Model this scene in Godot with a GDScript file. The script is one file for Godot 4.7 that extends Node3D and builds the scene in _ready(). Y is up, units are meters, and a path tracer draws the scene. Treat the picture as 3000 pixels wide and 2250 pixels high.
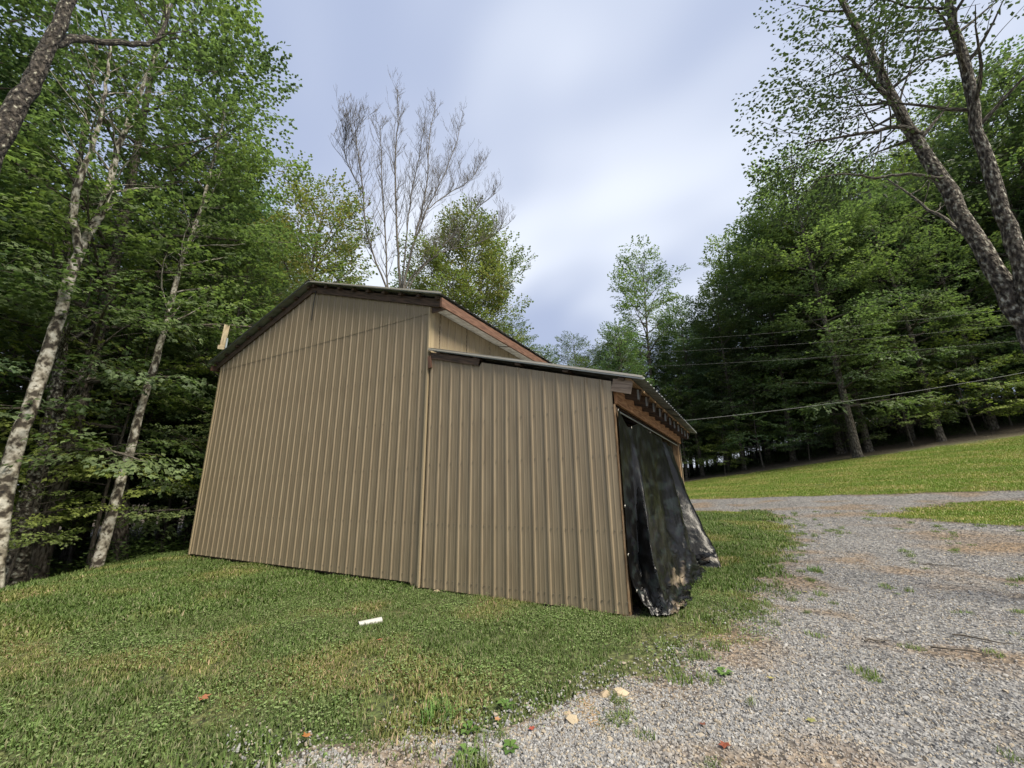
extends Node3D

# ---------------------------------------------------------------- shared state
var used := {}
var M := {}
var rng := RandomNumberGenerator.new()
var hn := FastNoiseLite.new()
var pn := FastNoiseLite.new()
var mask := PackedFloat32Array()
const MX0 := -16.0
const MZ0 := -21.0
const MS := 0.2
const MW := 231
const MH := 171
var drive_outline := PackedVector2Array()
var drive_island := PackedVector2Array()

func V(x: float, y: float, z: float) -> Vector3:
	return Vector3(x, y, z)

func lin(r: float, g: float, b: float, a := 1.0) -> Color:
	return Color(r, g, b, a).linear_to_srgb()

# ---------------------------------------------------------------- names and things
func numbered(called: String) -> String:
	var n: int = used.get(called, 0)
	used[called] = n + 1
	return called if n == 0 else "%s_%03d" % [called, n]

func tag(o: Node, label: String, category: String, group := "", kind := "") -> void:
	o.set_meta("label", label)
	o.set_meta("category", category)
	if group:
		o.set_meta("group", group)
	if kind:
		o.set_meta("kind", kind)

func thing(called: String, label: String, category: String, at := Vector3.ZERO, group := "") -> Node3D:
	var o := Node3D.new()
	o.name = numbered(called)
	add_child(o)
	o.position = at
	tag(o, label, category, group)
	return o

func group(called: String, parent: Node) -> Node3D:
	var o := Node3D.new()
	o.name = called
	parent.add_child(o, true)
	return o

func part(called: String, mesh: Mesh, mat: Material, parent: Node) -> MeshInstance3D:
	var o := MeshInstance3D.new()
	o.name = called
	o.mesh = mesh
	o.material_override = mat
	parent.add_child(o, true)
	return o

func solo(called: String, mesh: Mesh, mat: Material, label: String, category: String, at := Vector3.ZERO, group := "", kind := "") -> MeshInstance3D:
	var o := MeshInstance3D.new()
	o.name = numbered(called)
	o.mesh = mesh
	o.material_override = mat
	add_child(o)
	o.position = at
	if kind == "structure":
		o.set_meta("kind", "structure")
	else:
		tag(o, label, category, group, kind)
	return o

func copy_of(proto: Node3D, called: String, label: String, group: String, at: Vector3, turn: float, size: float) -> Node3D:
	var o: Node3D = proto.duplicate()
	o.name = numbered(called)
	add_child(o)
	o.position = at
	o.rotation = Vector3(0, turn, 0)
	o.scale = Vector3.ONE * size
	o.set_meta("label", label)
	if group:
		o.set_meta("group", group)
	var cast := int(absf(at.x * 7.3 + at.z * 3.1)) % 4
	var crown: MeshInstance3D = o.get_node_or_null("crown")
	if crown and group:
		crown.material_override = M["leaf_%d" % cast]
	return o

# ---------------------------------------------------------------- geometry collector
class Geo:
	var v := PackedVector3Array()
	var n := PackedVector3Array()
	var t := PackedVector2Array()
	var c := PackedColorArray()
	var i := PackedInt32Array()
	var colored := false

	func quad(a: Vector3, b: Vector3, d: Vector3, e: Vector3, ua := Vector2(0, 0), ub := Vector2(1, 0), ud := Vector2(1, 1), ue := Vector2(0, 1)) -> void:
		var m := (b - a).cross(e - a)
		if m.length_squared() < 1e-14:
			m = (d - b).cross(e - b)
		m = m.normalized()
		var k := v.size()
		v.append_array([a, b, d, e])
		n.append_array([m, m, m, m])
		t.append_array([ua, ub, ud, ue])
		i.append_array([k, k + 2, k + 1, k, k + 3, k + 2])

	# box with its length axis first in the texture, so that grain runs along it
	func box(at: Vector3, size: Vector3, basis := Basis.IDENTITY) -> void:
		var h := size * 0.5
		var u0 := fposmod(at.x * 1.7 + at.z * 0.9 + at.y * 0.53, 7.0)
		for ax in 3:
			var p := (ax + 1) % 3
			var q := (ax + 2) % 3
			for s in [-1.0, 1.0]:
				var nn := Vector3.ZERO
				nn[ax] = s
				var e1 := Vector3.ZERO
				e1[p] = h[p]
				var e2 := Vector3.ZERO
				e2[q] = h[q]
				var m := basis * nn
				var k := v.size()
				var c0 := nn * h
				var pts := [c0 - e1 - e2, c0 + e1 - e2, c0 + e1 + e2, c0 - e1 + e2]
				var longp: bool = size[p] >= size[q]
				var lu: float = size[p] if longp else size[q]
				var lv: float = size[q] if longp else size[p]
				for w in 4:
					v.append(at + basis * (pts[w] as Vector3))
					n.append(m)
					var fu := 1.0 if w == 1 or w == 2 else 0.0
					var fv := 1.0 if w >= 2 else 0.0
					var uu := fu if longp else fv
					var vv := fv if longp else fu
					t.append(Vector2(u0 + uu * lu, u0 * 0.31 + ax * 0.37 + vv * lv))
				if s > 0:
					i.append_array([k, k + 2, k + 1, k, k + 3, k + 2])
				else:
					i.append_array([k, k + 1, k + 2, k, k + 2, k + 3])

	func beam(a: Vector3, b: Vector3, wide: float, high: float, up := Vector3.UP) -> void:
		var x := (b - a).normalized()
		var z := x.cross(up).normalized()
		var y := z.cross(x).normalized()
		box((a + b) * 0.5, Vector3((b - a).length(), high, wide), Basis(x, y, z))

	func tube(pts: Array, radii: Array, sides: int, u_rep := 1.0) -> void:
		var base := v.size()
		var count := pts.size()
		var ref := Vector3(0.31, 0.1, 0.95).normalized()
		var along := 0.0
		for k in count:
			var a: Vector3 = pts[max(k - 1, 0)]
			var b: Vector3 = pts[min(k + 1, count - 1)]
			var d := (b - a).normalized()
			var x := (ref - d * ref.dot(d)).normalized()
			var y := d.cross(x)
			if k > 0:
				along += ((pts[k] as Vector3) - (pts[k - 1] as Vector3)).length()
			var r: float = radii[k]
			for s in sides + 1:
				var an := TAU * s / sides
				var nn := x * cos(an) + y * sin(an)
				v.append((pts[k] as Vector3) + nn * r)
				n.append(nn)
				t.append(Vector2(u_rep * s / sides, along))
		for k in count - 1:
			for s in sides:
				var q := base + k * (sides + 1) + s
				var w := q + sides + 1
				i.append_array([q, w, q + 1, q + 1, w, w + 1])

	# front faces run clockwise: turn round the triangles that do not agree with their normals
	func face_out() -> void:
		if i.is_empty():
			for k in range(0, v.size() - 2, 3):
				if (v[k + 1] - v[k]).cross(v[k + 2] - v[k]).dot(n[k]) > 0.0:
					var p := v[k + 1]
					v[k + 1] = v[k + 2]
					v[k + 2] = p
			return
		for k in range(0, i.size(), 3):
			var a := i[k]
			var b := i[k + 1]
			var d := i[k + 2]
			if (v[b] - v[a]).cross(v[d] - v[a]).dot(n[a] + n[b] + n[d]) > 0.0:
				i[k + 1] = d
				i[k + 2] = b

	func mesh() -> ArrayMesh:
		face_out()
		var a := []
		a.resize(Mesh.ARRAY_MAX)
		a[Mesh.ARRAY_VERTEX] = v
		a[Mesh.ARRAY_NORMAL] = n
		if t.size() == v.size():
			a[Mesh.ARRAY_TEX_UV] = t
		if colored:
			a[Mesh.ARRAY_COLOR] = c
		if i.size():
			a[Mesh.ARRAY_INDEX] = i
		var m := ArrayMesh.new()
		m.add_surface_from_arrays(Mesh.PRIMITIVE_TRIANGLES, a)
		return m

# ---------------------------------------------------------------- terrain
func soft(v: float, w: float) -> float:
	var a := v / w
	return w * (log(1.0 + exp(-absf(a))) + maxf(a, 0.0))

func ground_h(x: float, z: float) -> float:
	var zc := -62.0 + soft(z + 62.0, 3.0)   # the slope eases off inside the wood
	x = 24.0 - soft(24.0 - x, 3.0)
	var rise := 0.1 * soft(-zc - 4.5, 2.0)
	var y := -0.05 + rise + 0.005 * maxf(x - 4.0, -4.0) * soft(-zc - 2.0, 1.5)
	var s := -(x + 6.6) * 0.69 + (z - 2.2) * 0.72
	var k := maxf(smoothstep(-1.0, 6.0, s), smoothstep(-8.2, -14.5, x) * 1.15)
	y -= 1.1 * k + rise * smoothstep(-6.0, -14.0, x)
	if z < 0.8 and z > -0.8 and x > -7.6 and x < 3.45:
		y -= 0.045 * exp(-pow((z + 0.05) / 0.2, 2.0))   # ground dips along the wall to open a gap under the sheets
	return y + hn.get_noise_2d(x, z) * 0.03

func drive_sd(x: float, z: float) -> float:   # negative inside the gravel
	var fx := (x - MX0) / MS
	var fz := (z - MZ0) / MS
	var ix := int(fx)
	var iz := int(fz)
	if ix < 0 or iz < 0 or ix >= MW - 1 or iz >= MH - 1:
		return 5.0
	fx -= ix
	fz -= iz
	var k := iz * MW + ix
	return lerpf(lerpf(mask[k], mask[k + 1], fx), lerpf(mask[k + MW], mask[k + MW + 1], fx), fz)

func poly_sd(p: Vector2, poly: PackedVector2Array) -> float:
	var best := 1e9
	for k in poly.size():
		var q := Geometry2D.get_closest_point_to_segment(p, poly[k], poly[(k + 1) % poly.size()])
		best = minf(best, p.distance_squared_to(q))
	best = sqrt(best)
	return -best if Geometry2D.is_point_in_polygon(p, poly) else best

func build_mask() -> void:
	drive_outline = PackedVector2Array([Vector2(1.2, 4.7), Vector2(2.22, 3.88), Vector2(2.64, 3.42), Vector2(3.13, 3.11), Vector2(3.5, 2.6), Vector2(3.81, 1.98), Vector2(4.09, 1.36), Vector2(4.36, 0.45), Vector2(4.67, -0.56), Vector2(4.93, -2.78), Vector2(5.13, -4.86), Vector2(5.5, -6.72), Vector2(5.4, -9.0), Vector2(5.1, -10.9), Vector2(2.94, -11.94), Vector2(-3, -13.3), Vector2(-14.5, -15.6), Vector2(-14.5, -19), Vector2(2.46, -15.8), Vector2(6.25, -14.72), Vector2(9.0, -14.0), Vector2(12.34, -13.42), Vector2(27, -11.3), Vector2(27, 11), Vector2(1.2, 11)])
	drive_island = PackedVector2Array([Vector2(8.2, -10.0), Vector2(9.3, -10.9), Vector2(10.4, -11.75), Vector2(14, -11.4), Vector2(26, -9.4), Vector2(26, -7.6), Vector2(14, -8.0), Vector2(10.3, -8.5), Vector2(9.5, -9.0)])
	mask.resize(MW * MH)
	for iz in MH:
		for ix in MW:
			var p := Vector2(MX0 + ix * MS, MZ0 + iz * MS)
			var d := poly_sd(p, drive_outline)
			if d < 0.6:
				d = maxf(d, -poly_sd(p, drive_island))
			mask[iz * MW + ix] = d + pn.get_noise_2d(p.x * 6.0, p.y * 6.0) * 0.28

func in_barn(x: float, z: float, grow := 0.0) -> bool:
	return x > -7.7 - grow and x < 3.5 + grow and z < 0.0 + grow and z > -6.8 - grow

func woods(x: float, z: float) -> float:   # 0 on lawn, 1 in the wood
	var left := smoothstep(-8.4, -10.2, x - maxf(z - 4.0, 0.0) * 0.25)
	var back := smoothstep(-9.5, -12.0, z) * smoothstep(1.0, -3.0, x)
	var right := smoothstep(-26.0 + (x - 4) * 0.02, -29.0, z)
	return clampf(maxf(maxf(left, back * 0.0 + right), 0.0), 0.0, 1.0)

# ---------------------------------------------------------------- materials
func noise_tex(freq: float, colors: Array, stops: Array, kind := FastNoiseLite.TYPE_SIMPLEX_SMOOTH, oct := 4, size := 512, normal := 0.0, ret := FastNoiseLite.RETURN_DISTANCE, sd := 1) -> NoiseTexture2D:
	var f := FastNoiseLite.new()
	f.noise_type = kind
	f.frequency = freq
	f.seed = sd
	f.fractal_octaves = oct
	if kind == FastNoiseLite.TYPE_CELLULAR:
		f.fractal_type = FastNoiseLite.FRACTAL_NONE
		f.cellular_return_type = ret
	var t := NoiseTexture2D.new()
	t.width = size
	t.height = size
	t.seamless = true
	t.noise = f
	if normal > 0.0:
		t.as_normal_map = true
		t.bump_strength = normal
	elif colors.size():
		var g := Gradient.new()
		g.offsets = PackedFloat32Array(stops)
		var cs := PackedColorArray()
		for q in colors:
			cs.append(q)
		g.colors = cs
		t.color_ramp = g
	return t

func white_tex() -> ImageTexture:
	var im := Image.create(4, 4, false, Image.FORMAT_RGB8)
	im.fill(Color.WHITE)
	return ImageTexture.create_from_image(im)

func mat(called: String, albedo: Color, rough := 0.8, metal := 0.0) -> StandardMaterial3D:
	var m := StandardMaterial3D.new()
	m.resource_name = called
	m.albedo_color = albedo
	m.roughness = rough
	m.metallic = metal
	M[called] = m
	return m

func make_materials() -> void:
	var m := mat("wall_paint", Color.WHITE, 0.38)
	m.albedo_texture = noise_tex(0.012, [lin(0.222, 0.174, 0.113), lin(0.245, 0.194, 0.127), lin(0.265, 0.212, 0.141)], [0.2, 0.5, 0.85], FastNoiseLite.TYPE_SIMPLEX_SMOOTH, 6, 512)
	m.uv1_scale = Vector3(1.3, 0.16, 1)
	m.metallic_specular = 0.45
	m.normal_enabled = true
	m.normal_texture = noise_tex(0.02, [], [], FastNoiseLite.TYPE_SIMPLEX_SMOOTH, 3, 256, 1.2)
	m.normal_scale = 0.05
	m = mat("trim_paint", lin(0.33, 0.265, 0.17), 0.4)
	m = mat("roof_metal", Color.WHITE, 0.45, 0.3)
	m.albedo_texture = noise_tex(0.01, [lin(0.22, 0.235, 0.22), lin(0.30, 0.315, 0.30), lin(0.36, 0.37, 0.36)], [0.25, 0.55, 0.8], FastNoiseLite.TYPE_SIMPLEX_SMOOTH, 5, 512)
	m.uv1_scale = Vector3(0.7, 0.7, 1)
	m = mat("edge_metal", lin(0.44, 0.41, 0.35), 0.35, 0.2)
	m = mat("shaded_trim", lin(0.05, 0.055, 0.05), 0.5, 0.2)  # left rake edge, its shade put into the tone
	m = mat("screw_steel", lin(0.20, 0.17, 0.13), 0.45, 0.5)
	# sawn timber of three ages
	var woods_of := {"beam_wood": [lin(0.22, 0.10, 0.04), lin(0.34, 0.165, 0.07), lin(0.43, 0.245, 0.115)], "dark_wood": [lin(0.04, 0.026, 0.018), lin(0.075, 0.046, 0.03), lin(0.11, 0.07, 0.046)], "fascia_wood": [lin(0.075, 0.036, 0.022), lin(0.12, 0.06, 0.038), lin(0.165, 0.088, 0.058)], "post_wood": [lin(0.20, 0.12, 0.06), lin(0.30, 0.19, 0.10), lin(0.38, 0.26, 0.15)], "weathered_wood": [lin(0.16, 0.115, 0.085), lin(0.22, 0.165, 0.125), lin(0.28, 0.215, 0.165)], "pale_wood": [lin(0.40, 0.31, 0.20), lin(0.50, 0.41, 0.28), lin(0.58, 0.49, 0.35)]}
	for k in woods_of:
		m = mat(k, Color.WHITE, 0.75)
		m.albedo_texture = noise_tex(0.014, woods_of[k], [0.25, 0.5, 0.78], FastNoiseLite.TYPE_SIMPLEX_SMOOTH, 5, 512, 0.0, 0, k.length())
		m.uv1_scale = Vector3(0.35, 3.4, 1)
		m.normal_enabled = true
		m.normal_texture = noise_tex(0.03, [], [], FastNoiseLite.TYPE_SIMPLEX_SMOOTH, 4, 256, 4.0)
		m.normal_scale = 0.5
	m = mat("soffit_wrap", Color.WHITE, 0.6)
	m.albedo_texture = noise_tex(0.02, [lin(0.42, 0.40, 0.38), lin(0.56, 0.54, 0.52), lin(0.62, 0.61, 0.6)], [0.3, 0.5, 0.75], FastNoiseLite.TYPE_SIMPLEX_SMOOTH, 4, 256)
	# black tarpaulin
	m = mat("tarp", Color.WHITE, 0.36)
	m.vertex_color_use_as_albedo = true
	m.normal_enabled = true
	m.normal_texture = noise_tex(0.012, [], [], FastNoiseLite.TYPE_SIMPLEX_SMOOTH, 5, 512, 9.0, 0, 5)
	m.normal_scale = 0.28
	m.uv1_scale = Vector3(2.2, 0.5, 1)
	m.roughness_texture = noise_tex(0.02, [Color(0.8, 0.8, 0.8), Color(1, 1, 1)], [0.35, 0.65], FastNoiseLite.TYPE_SIMPLEX_SMOOTH, 5, 256)
	m.roughness = 0.36
	m.metallic_specular = 0.4
	# bark
	m = mat("birch_bark", Color.WHITE, 0.85)
	m.albedo_texture = noise_tex(0.011, [lin(0.05, 0.042, 0.034), lin(0.17, 0.155, 0.125), lin(0.38, 0.365, 0.315), lin(0.46, 0.44, 0.385), lin(0.54, 0.52, 0.46)], [0.15, 0.25, 0.36, 0.6, 0.85], FastNoiseLite.TYPE_SIMPLEX_SMOOTH, 7, 1024)
	m.uv1_scale = Vector3(0.5, 0.55, 1)
	m.detail_enabled = true
	m.detail_blend_mode = BaseMaterial3D.BLEND_MODE_MUL
	m.detail_albedo = noise_tex(0.010, [Color(0.32, 0.29, 0.26), Color(0.75, 0.73, 0.70), Color(1, 1, 1)], [0.25, 0.42, 0.62], FastNoiseLite.TYPE_SIMPLEX_SMOOTH, 8, 512, 0.0, 0, 31)
	m.detail_mask = white_tex()
	m.normal_enabled = true
	m.normal_texture = noise_tex(0.02, [], [], FastNoiseLite.TYPE_SIMPLEX_SMOOTH, 5, 512, 6.0)
	m.normal_scale = 0.8
	m = mat("lichen_bark", Color.WHITE, 0.95)
	m.albedo_texture = noise_tex(0.016, [lin(0.04, 0.033, 0.027), lin(0.105, 0.09, 0.074), lin(0.18, 0.16, 0.13), lin(0.34, 0.34, 0.29), lin(0.44, 0.44, 0.38)], [0.18, 0.42, 0.58, 0.68, 0.85], FastNoiseLite.TYPE_SIMPLEX_SMOOTH, 7, 1024, 0.0, 0, 7)
	m.uv1_scale = Vector3(0.6, 0.45, 1)
	m.detail_enabled = true
	m.detail_blend_mode = BaseMaterial3D.BLEND_MODE_MUL
	m.detail_albedo = noise_tex(0.035, [Color(0.4, 0.38, 0.36), Color(0.8, 0.79, 0.78), Color(1, 1, 1)], [0.25, 0.45, 0.65], FastNoiseLite.TYPE_SIMPLEX_SMOOTH, 6, 512, 0.0, 0, 33)
	m.detail_mask = white_tex()
	m.normal_enabled = true
	m.normal_texture = noise_tex(0.03, [], [], FastNoiseLite.TYPE_SIMPLEX_SMOOTH, 5, 512, 14.0, 0, 7)
	m.normal_scale = 1.0
	var dark_lichen: StandardMaterial3D = m.duplicate()
	dark_lichen.resource_name = "dark_lichen_bark"
	dark_lichen.albedo_texture = noise_tex(0.014, [lin(0.02, 0.016, 0.013), lin(0.05, 0.042, 0.034), lin(0.085, 0.072, 0.058), lin(0.26, 0.26, 0.21), lin(0.36, 0.36, 0.30)], [0.2, 0.45, 0.68, 0.76, 0.9], FastNoiseLite.TYPE_SIMPLEX_SMOOTH, 7, 1024, 0.0, 0, 17)
	M["dark_lichen_bark"] = dark_lichen
	m = mat("forest_bark", Color.WHITE, 0.95)
	m.albedo_texture = noise_tex(0.018, [lin(0.03, 0.025, 0.02), lin(0.085, 0.07, 0.055), lin(0.16, 0.145, 0.12)], [0.28, 0.5, 0.75], FastNoiseLite.TYPE_SIMPLEX_SMOOTH, 5, 512, 0.0, 0, 9)
	m.uv1_scale = Vector3(1.6, 0.5, 1)
	m.normal_enabled = true
	m.normal_texture = noise_tex(0.03, [], [], FastNoiseLite.TYPE_SIMPLEX_SMOOTH, 5, 256, 10.0, 0, 9)
	m = mat("dead_bark", Color.WHITE, 0.9)
	m.albedo_texture = noise_tex(0.02, [lin(0.05, 0.043, 0.037), lin(0.095, 0.085, 0.075), lin(0.145, 0.135, 0.122)], [0.3, 0.5, 0.75], FastNoiseLite.TYPE_SIMPLEX_SMOOTH, 5, 256, 0.0, 0, 11)
	# leaves carry their own green per leaf
	m = mat("leaf", Color.WHITE, 0.5)
	m.vertex_color_use_as_albedo = true
	m.metallic_specular = 0.35
	m.backlight_enabled = true
	m.backlight = lin(0.84, 1.0, 0.56)
	for k in 4:   # trees differ a little in the cast of their green
		var lm: StandardMaterial3D = m.duplicate()
		lm.resource_name = "leaf_%d" % k
		lm.albedo_color = [lin(1.0, 1.0, 1.0), lin(0.80, 0.90, 1.0), lin(1.0, 0.96, 0.72), lin(0.84, 0.82, 0.86)][k]
		M["leaf_%d" % k] = lm
	m = mat("blade", Color.WHITE, 0.6)
	m.vertex_color_use_as_albedo = true
	m.metallic_specular = 0.3
	m.backlight_enabled = true
	m.backlight = lin(0.5, 0.62, 0.28)
	m = mat("litter_leaf", Color.WHITE, 0.7)
	m.vertex_color_use_as_albedo = true
	# soil, gravel
	m = mat("soil", Color.WHITE, 0.95)
	m.vertex_color_use_as_albedo = true
	m.albedo_texture = noise_tex(0.03, [Color(0.55, 0.55, 0.52), Color(0.8, 0.8, 0.78), Color(1, 1, 1)], [0.25, 0.5, 0.75], FastNoiseLite.TYPE_SIMPLEX_SMOOTH, 6, 1024, 0.0, 0, 3)
	m.uv1_scale = Vector3(0.37, 0.37, 1)
	m.normal_enabled = true
	m.normal_texture = noise_tex(0.05, [], [], FastNoiseLite.TYPE_SIMPLEX_SMOOTH, 5, 512, 8.0, 0, 3)
	m = mat("gravel", Color.WHITE, 0.92)
	m.vertex_color_use_as_albedo = true
	m.albedo_texture = noise_tex(0.055, [Color(0.45, 0.45, 0.46), Color(0.75, 0.74, 0.73), Color(1, 0.99, 0.97)], [0.1, 0.5, 0.95], FastNoiseLite.TYPE_CELLULAR, 1, 1024, 0.0, FastNoiseLite.RETURN_CELL_VALUE, 4)
	m.uv1_scale = Vector3(0.55, 0.55, 1)
	m.normal_enabled = true
	m.normal_texture = noise_tex(0.055, [], [], FastNoiseLite.TYPE_CELLULAR, 1, 1024, 10.0, FastNoiseLite.RETURN_DISTANCE, 4)
	m.normal_scale = 0.8
	m = mat("stone", Color.WHITE, 0.88)
	m.vertex_color_use_as_albedo = true
	m = mat("white_plastic", lin(0.36, 0.36, 0.345), 0.6)
	m = mat("galvanised", lin(0.50, 0.54, 0.56), 0.35, 0.6)
	m = mat("wire", lin(0.15, 0.155, 0.155), 0.5)
	m = mat("black_rubber", lin(0.02, 0.02, 0.02), 0.6)
	m = mat("brass", lin(0.5, 0.48, 0.44), 0.35, 0.8)

# ---------------------------------------------------------------- sky, camera, sun
func setup_view() -> void:
	var cam := Camera3D.new()
	cam.name = "camera"
	cam.position = Vector3(4.94, 1.506, 5.65)
	cam.rotation_degrees = Vector3(14.504, 29.193, -0.659)
	cam.fov = 86.6
	cam.near = 0.05
	cam.far = 900.0
	add_child(cam)
	cam.current = true
	var env := Environment.new()
	env.tonemap_mode = Environment.TONE_MAPPER_LINEAR
	env.tonemap_exposure = 5.0
	env.background_mode = Environment.BG_SKY
	var sky := Sky.new()
	var pano := PanoramaSkyMaterial.new()
	pano.panorama = ImageTexture.create_from_image(cloud_image())
	sky.sky_material = pano
	env.sky = sky
	env.background_energy_multiplier = 1.0
	env.sdfgi_enabled = true
	env.ssao_enabled = true
	env.ssil_enabled = true
	var we := WorldEnvironment.new()
	we.name = "environment"
	we.environment = env
	add_child(we)
	var sun := DirectionalLight3D.new()
	sun.name = "sun"
	sun.light_energy = 0.5
	sun.light_color = Color(1.0, 0.96, 0.88)
	sun.light_angular_distance = 28.0
	sun.shadow_enabled = true
	add_child(sun)
	var az := deg_to_rad(104.0)
	var el := deg_to_rad(52.0)
	var to_sun := Vector3(sin(az) * cos(el), sin(el), -cos(az) * cos(el))
	sun.look_at_from_position(to_sun * 50.0, Vector3.ZERO, Vector3.UP)

func cloud_image() -> Image:
	var w := 768
	var h := 384
	var im := Image.create(w, h, false, Image.FORMAT_RGBAF)
	var a := FastNoiseLite.new()
	a.seed = 21
	a.frequency = 0.55
	a.fractal_octaves = 4
	a.fractal_gain = 0.5
	var b := FastNoiseLite.new()
	b.seed = 5
	b.frequency = 0.25
	b.fractal_octaves = 3
	for y in h:
		var el := (0.5 - (y + 0.5) / h) * PI
		for x in w:
			var az := ((x + 0.5) / w - 0.5) * TAU
			var up := sin(el)
			var c: Color
			if up > -0.02:
				var k := 1.0 / (maxf(up, 0.0) + 0.22)
				var px := sin(az) * cos(el) * k
				var pz := -cos(az) * cos(el) * k
				# long soft streaks drawn out by wind
				var s1 := a.get_noise_2d(px * 0.75 + pz * 0.35 + 40.0, pz * 1.1 - px * 0.5)
				var s2 := b.get_noise_2d(px * 0.8 + 9.0, pz * 1.3 + px * 0.4)
				var f := clampf(0.26 + s1 * 1.35 + s2 * 0.75 + 0.40 * (1.0 - up) * (1.0 - up), 0.0, 1.0)
				f = f * f * (3.0 - 2.0 * f)
				c = Color(0.094, 0.110, 0.152).lerp(Color(0.180, 0.193, 0.218), f)
			else:
				c = Color(0.04, 0.044, 0.033)
			im.set_pixel(x, y, c)
	return im

# ---------------------------------------------------------------- ground
func build_ground() -> void:
	# one sheet, fine where the lawn is near and coarse far out
	var xs := PackedFloat32Array()
	var zs := PackedFloat32Array()
	for k in range(-110, 111):
		var u := k / 110.0
		xs.append(-1.0 + u * 26.0 + signf(u) * pow(absf(u), 7.0) * 374.0)
		zs.append(-6.0 + u * 26.0 + signf(u) * pow(absf(u), 7.0) * 374.0)
	var g := Geo.new()
	g.colored = true
	var w := xs.size()
	for z in zs:
		for x in xs:
			var y := ground_h(clampf(x, -70, 70), clampf(z, -80, 60))
			var e := 0.15
			var cx := clampf(x, -70, 70)
			var cz := clampf(z, -80, 60)
			var dx := (ground_h(cx + e, cz) - ground_h(cx - e, cz)) / (2 * e)
			var dz := (ground_h(cx, cz + e) - ground_h(cx, cz - e)) / (2 * e)
			g.v.append(Vector3(x, y, z))
			g.n.append(Vector3(-dx, 1, -dz).normalized())
			g.t.append(Vector2(x, z))
			var wd := woods(x, z)
			var p := pn.get_noise_2d(x * 2.0, z * 2.0)
			var q := pn.get_noise_2d(x * 0.7 + 50.0, z * 0.7)
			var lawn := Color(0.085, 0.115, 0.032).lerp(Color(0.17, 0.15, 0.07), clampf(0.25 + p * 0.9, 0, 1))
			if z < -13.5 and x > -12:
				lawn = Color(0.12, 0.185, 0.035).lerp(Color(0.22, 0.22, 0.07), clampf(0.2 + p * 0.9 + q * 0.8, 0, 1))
			var litter := Color(0.085, 0.062, 0.04).lerp(Color(0.13, 0.10, 0.068), clampf(0.5 + p, 0, 1))
			var col := lawn.lerp(litter, wd)
			if in_barn(x, z, 0.1):
				col = Color(0.07, 0.06, 0.05)
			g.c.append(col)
	for r in zs.size() - 1:
		for c in w - 1:
			var k := r * w + c
			g.i.append_array([k, k + 1, k + w, k + 1, k + w + 1, k + w])
	solo("ground", g.mesh(), M.soil, "", "", Vector3.ZERO, "", "structure")

	# gravel drive: cells clipped along the ragged edge of the gravel
	var d := Geo.new()
	d.colored = true
	for iz in MH - 1:
		for ix in MW - 1:
			var k := iz * MW + ix
			var corner := [[ix, iz, mask[k]], [ix + 1, iz, mask[k + 1]], [ix + 1, iz + 1, mask[k + MW + 1]], [ix, iz + 1, mask[k + MW]]]
			var inside := 0
			for q in corner:
				if q[2] < 0.0:
					inside += 1
			if inside == 0:
				continue
			var poly := []
			for q in 4:
				var a = corner[q]
				var b = corner[(q + 1) % 4]
				if a[2] < 0.0:
					poly.append(Vector2(a[0], a[1]))
				if (a[2] < 0.0) != (b[2] < 0.0):
					var f: float = a[2] / (a[2] - b[2])
					poly.append(Vector2(lerpf(a[0], b[0], f), lerpf(a[1], b[1], f)))
			var base := d.v.size()
			for q in poly:
				var x: float = MX0 + q.x * MS
				var z: float = MZ0 + q.y * MS
				var e := 0.15
				d.v.append(Vector3(x, ground_h(x, z) + 0.012, z))
				var dx := (ground_h(x + e, z) - ground_h(x - e, z)) / (2 * e)
				var dz := (ground_h(x, z + e) - ground_h(x, z - e)) / (2 * e)
				d.n.append(Vector3(-dx, 1, -dz).normalized())
				d.t.append(Vector2(x, z))
				d.c.append(gravel_colour(x, z))
			for q in range(1, poly.size() - 1):
				d.i.append_array([base, base + q, base + q + 1])
	solo("gravel_driveway", d.mesh(), M.gravel, "", "", Vector3.ZERO, "", "structure")

func dirt_amount(x: float, z: float) -> float:
	var p := pn.get_noise_2d(x * 1.6 + 31.0, z * 3.2 + 17.0)
	var f := clampf((p - 0.12) * 3.0, 0.0, 0.8)
	# bare clay shows on the right of the drive and by the bend, as worn patches
	f = maxf(f, clampf(1.1 - Vector2((x - 9.3) / 1.9, (z + 6.6) / 1.2).length() + p * 0.9, 0, 0.95))
	f = maxf(f, clampf(1.0 - Vector2((x - 7.2) / 1.5, (z + 10.2) / 0.5).length() + p * 0.9, 0, 0.8))
	f = maxf(f, clampf(1.0 - Vector2((x - 4.6) / 0.5, (z - 0.9) / 0.4).length() + p * 0.9, 0, 0.7))
	f = maxf(f, clampf(1.0 - Vector2((x - 5.2) / 0.5, (z - 2.4) / 0.6).length() + p, 0, 0.6))
	return f

func gravel_colour(x: float, z: float) -> Color:
	var q := pn.get_noise_2d(x * 3.0 + 80.0, z * 3.0)
	var c := Color(0.225, 0.223, 0.224).lerp(Color(0.27, 0.27, 0.274), clampf(0.5 + q, 0, 1))
	var edge_soil := clampf(1.0 + drive_sd(x, z) / 0.45 + q * 1.2, 0.0, 0.75)
	return c.lerp(Color(0.20, 0.155, 0.105), edge_soil).lerp(Color(0.26, 0.19, 0.125), dirt_amount(x, z))

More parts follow.
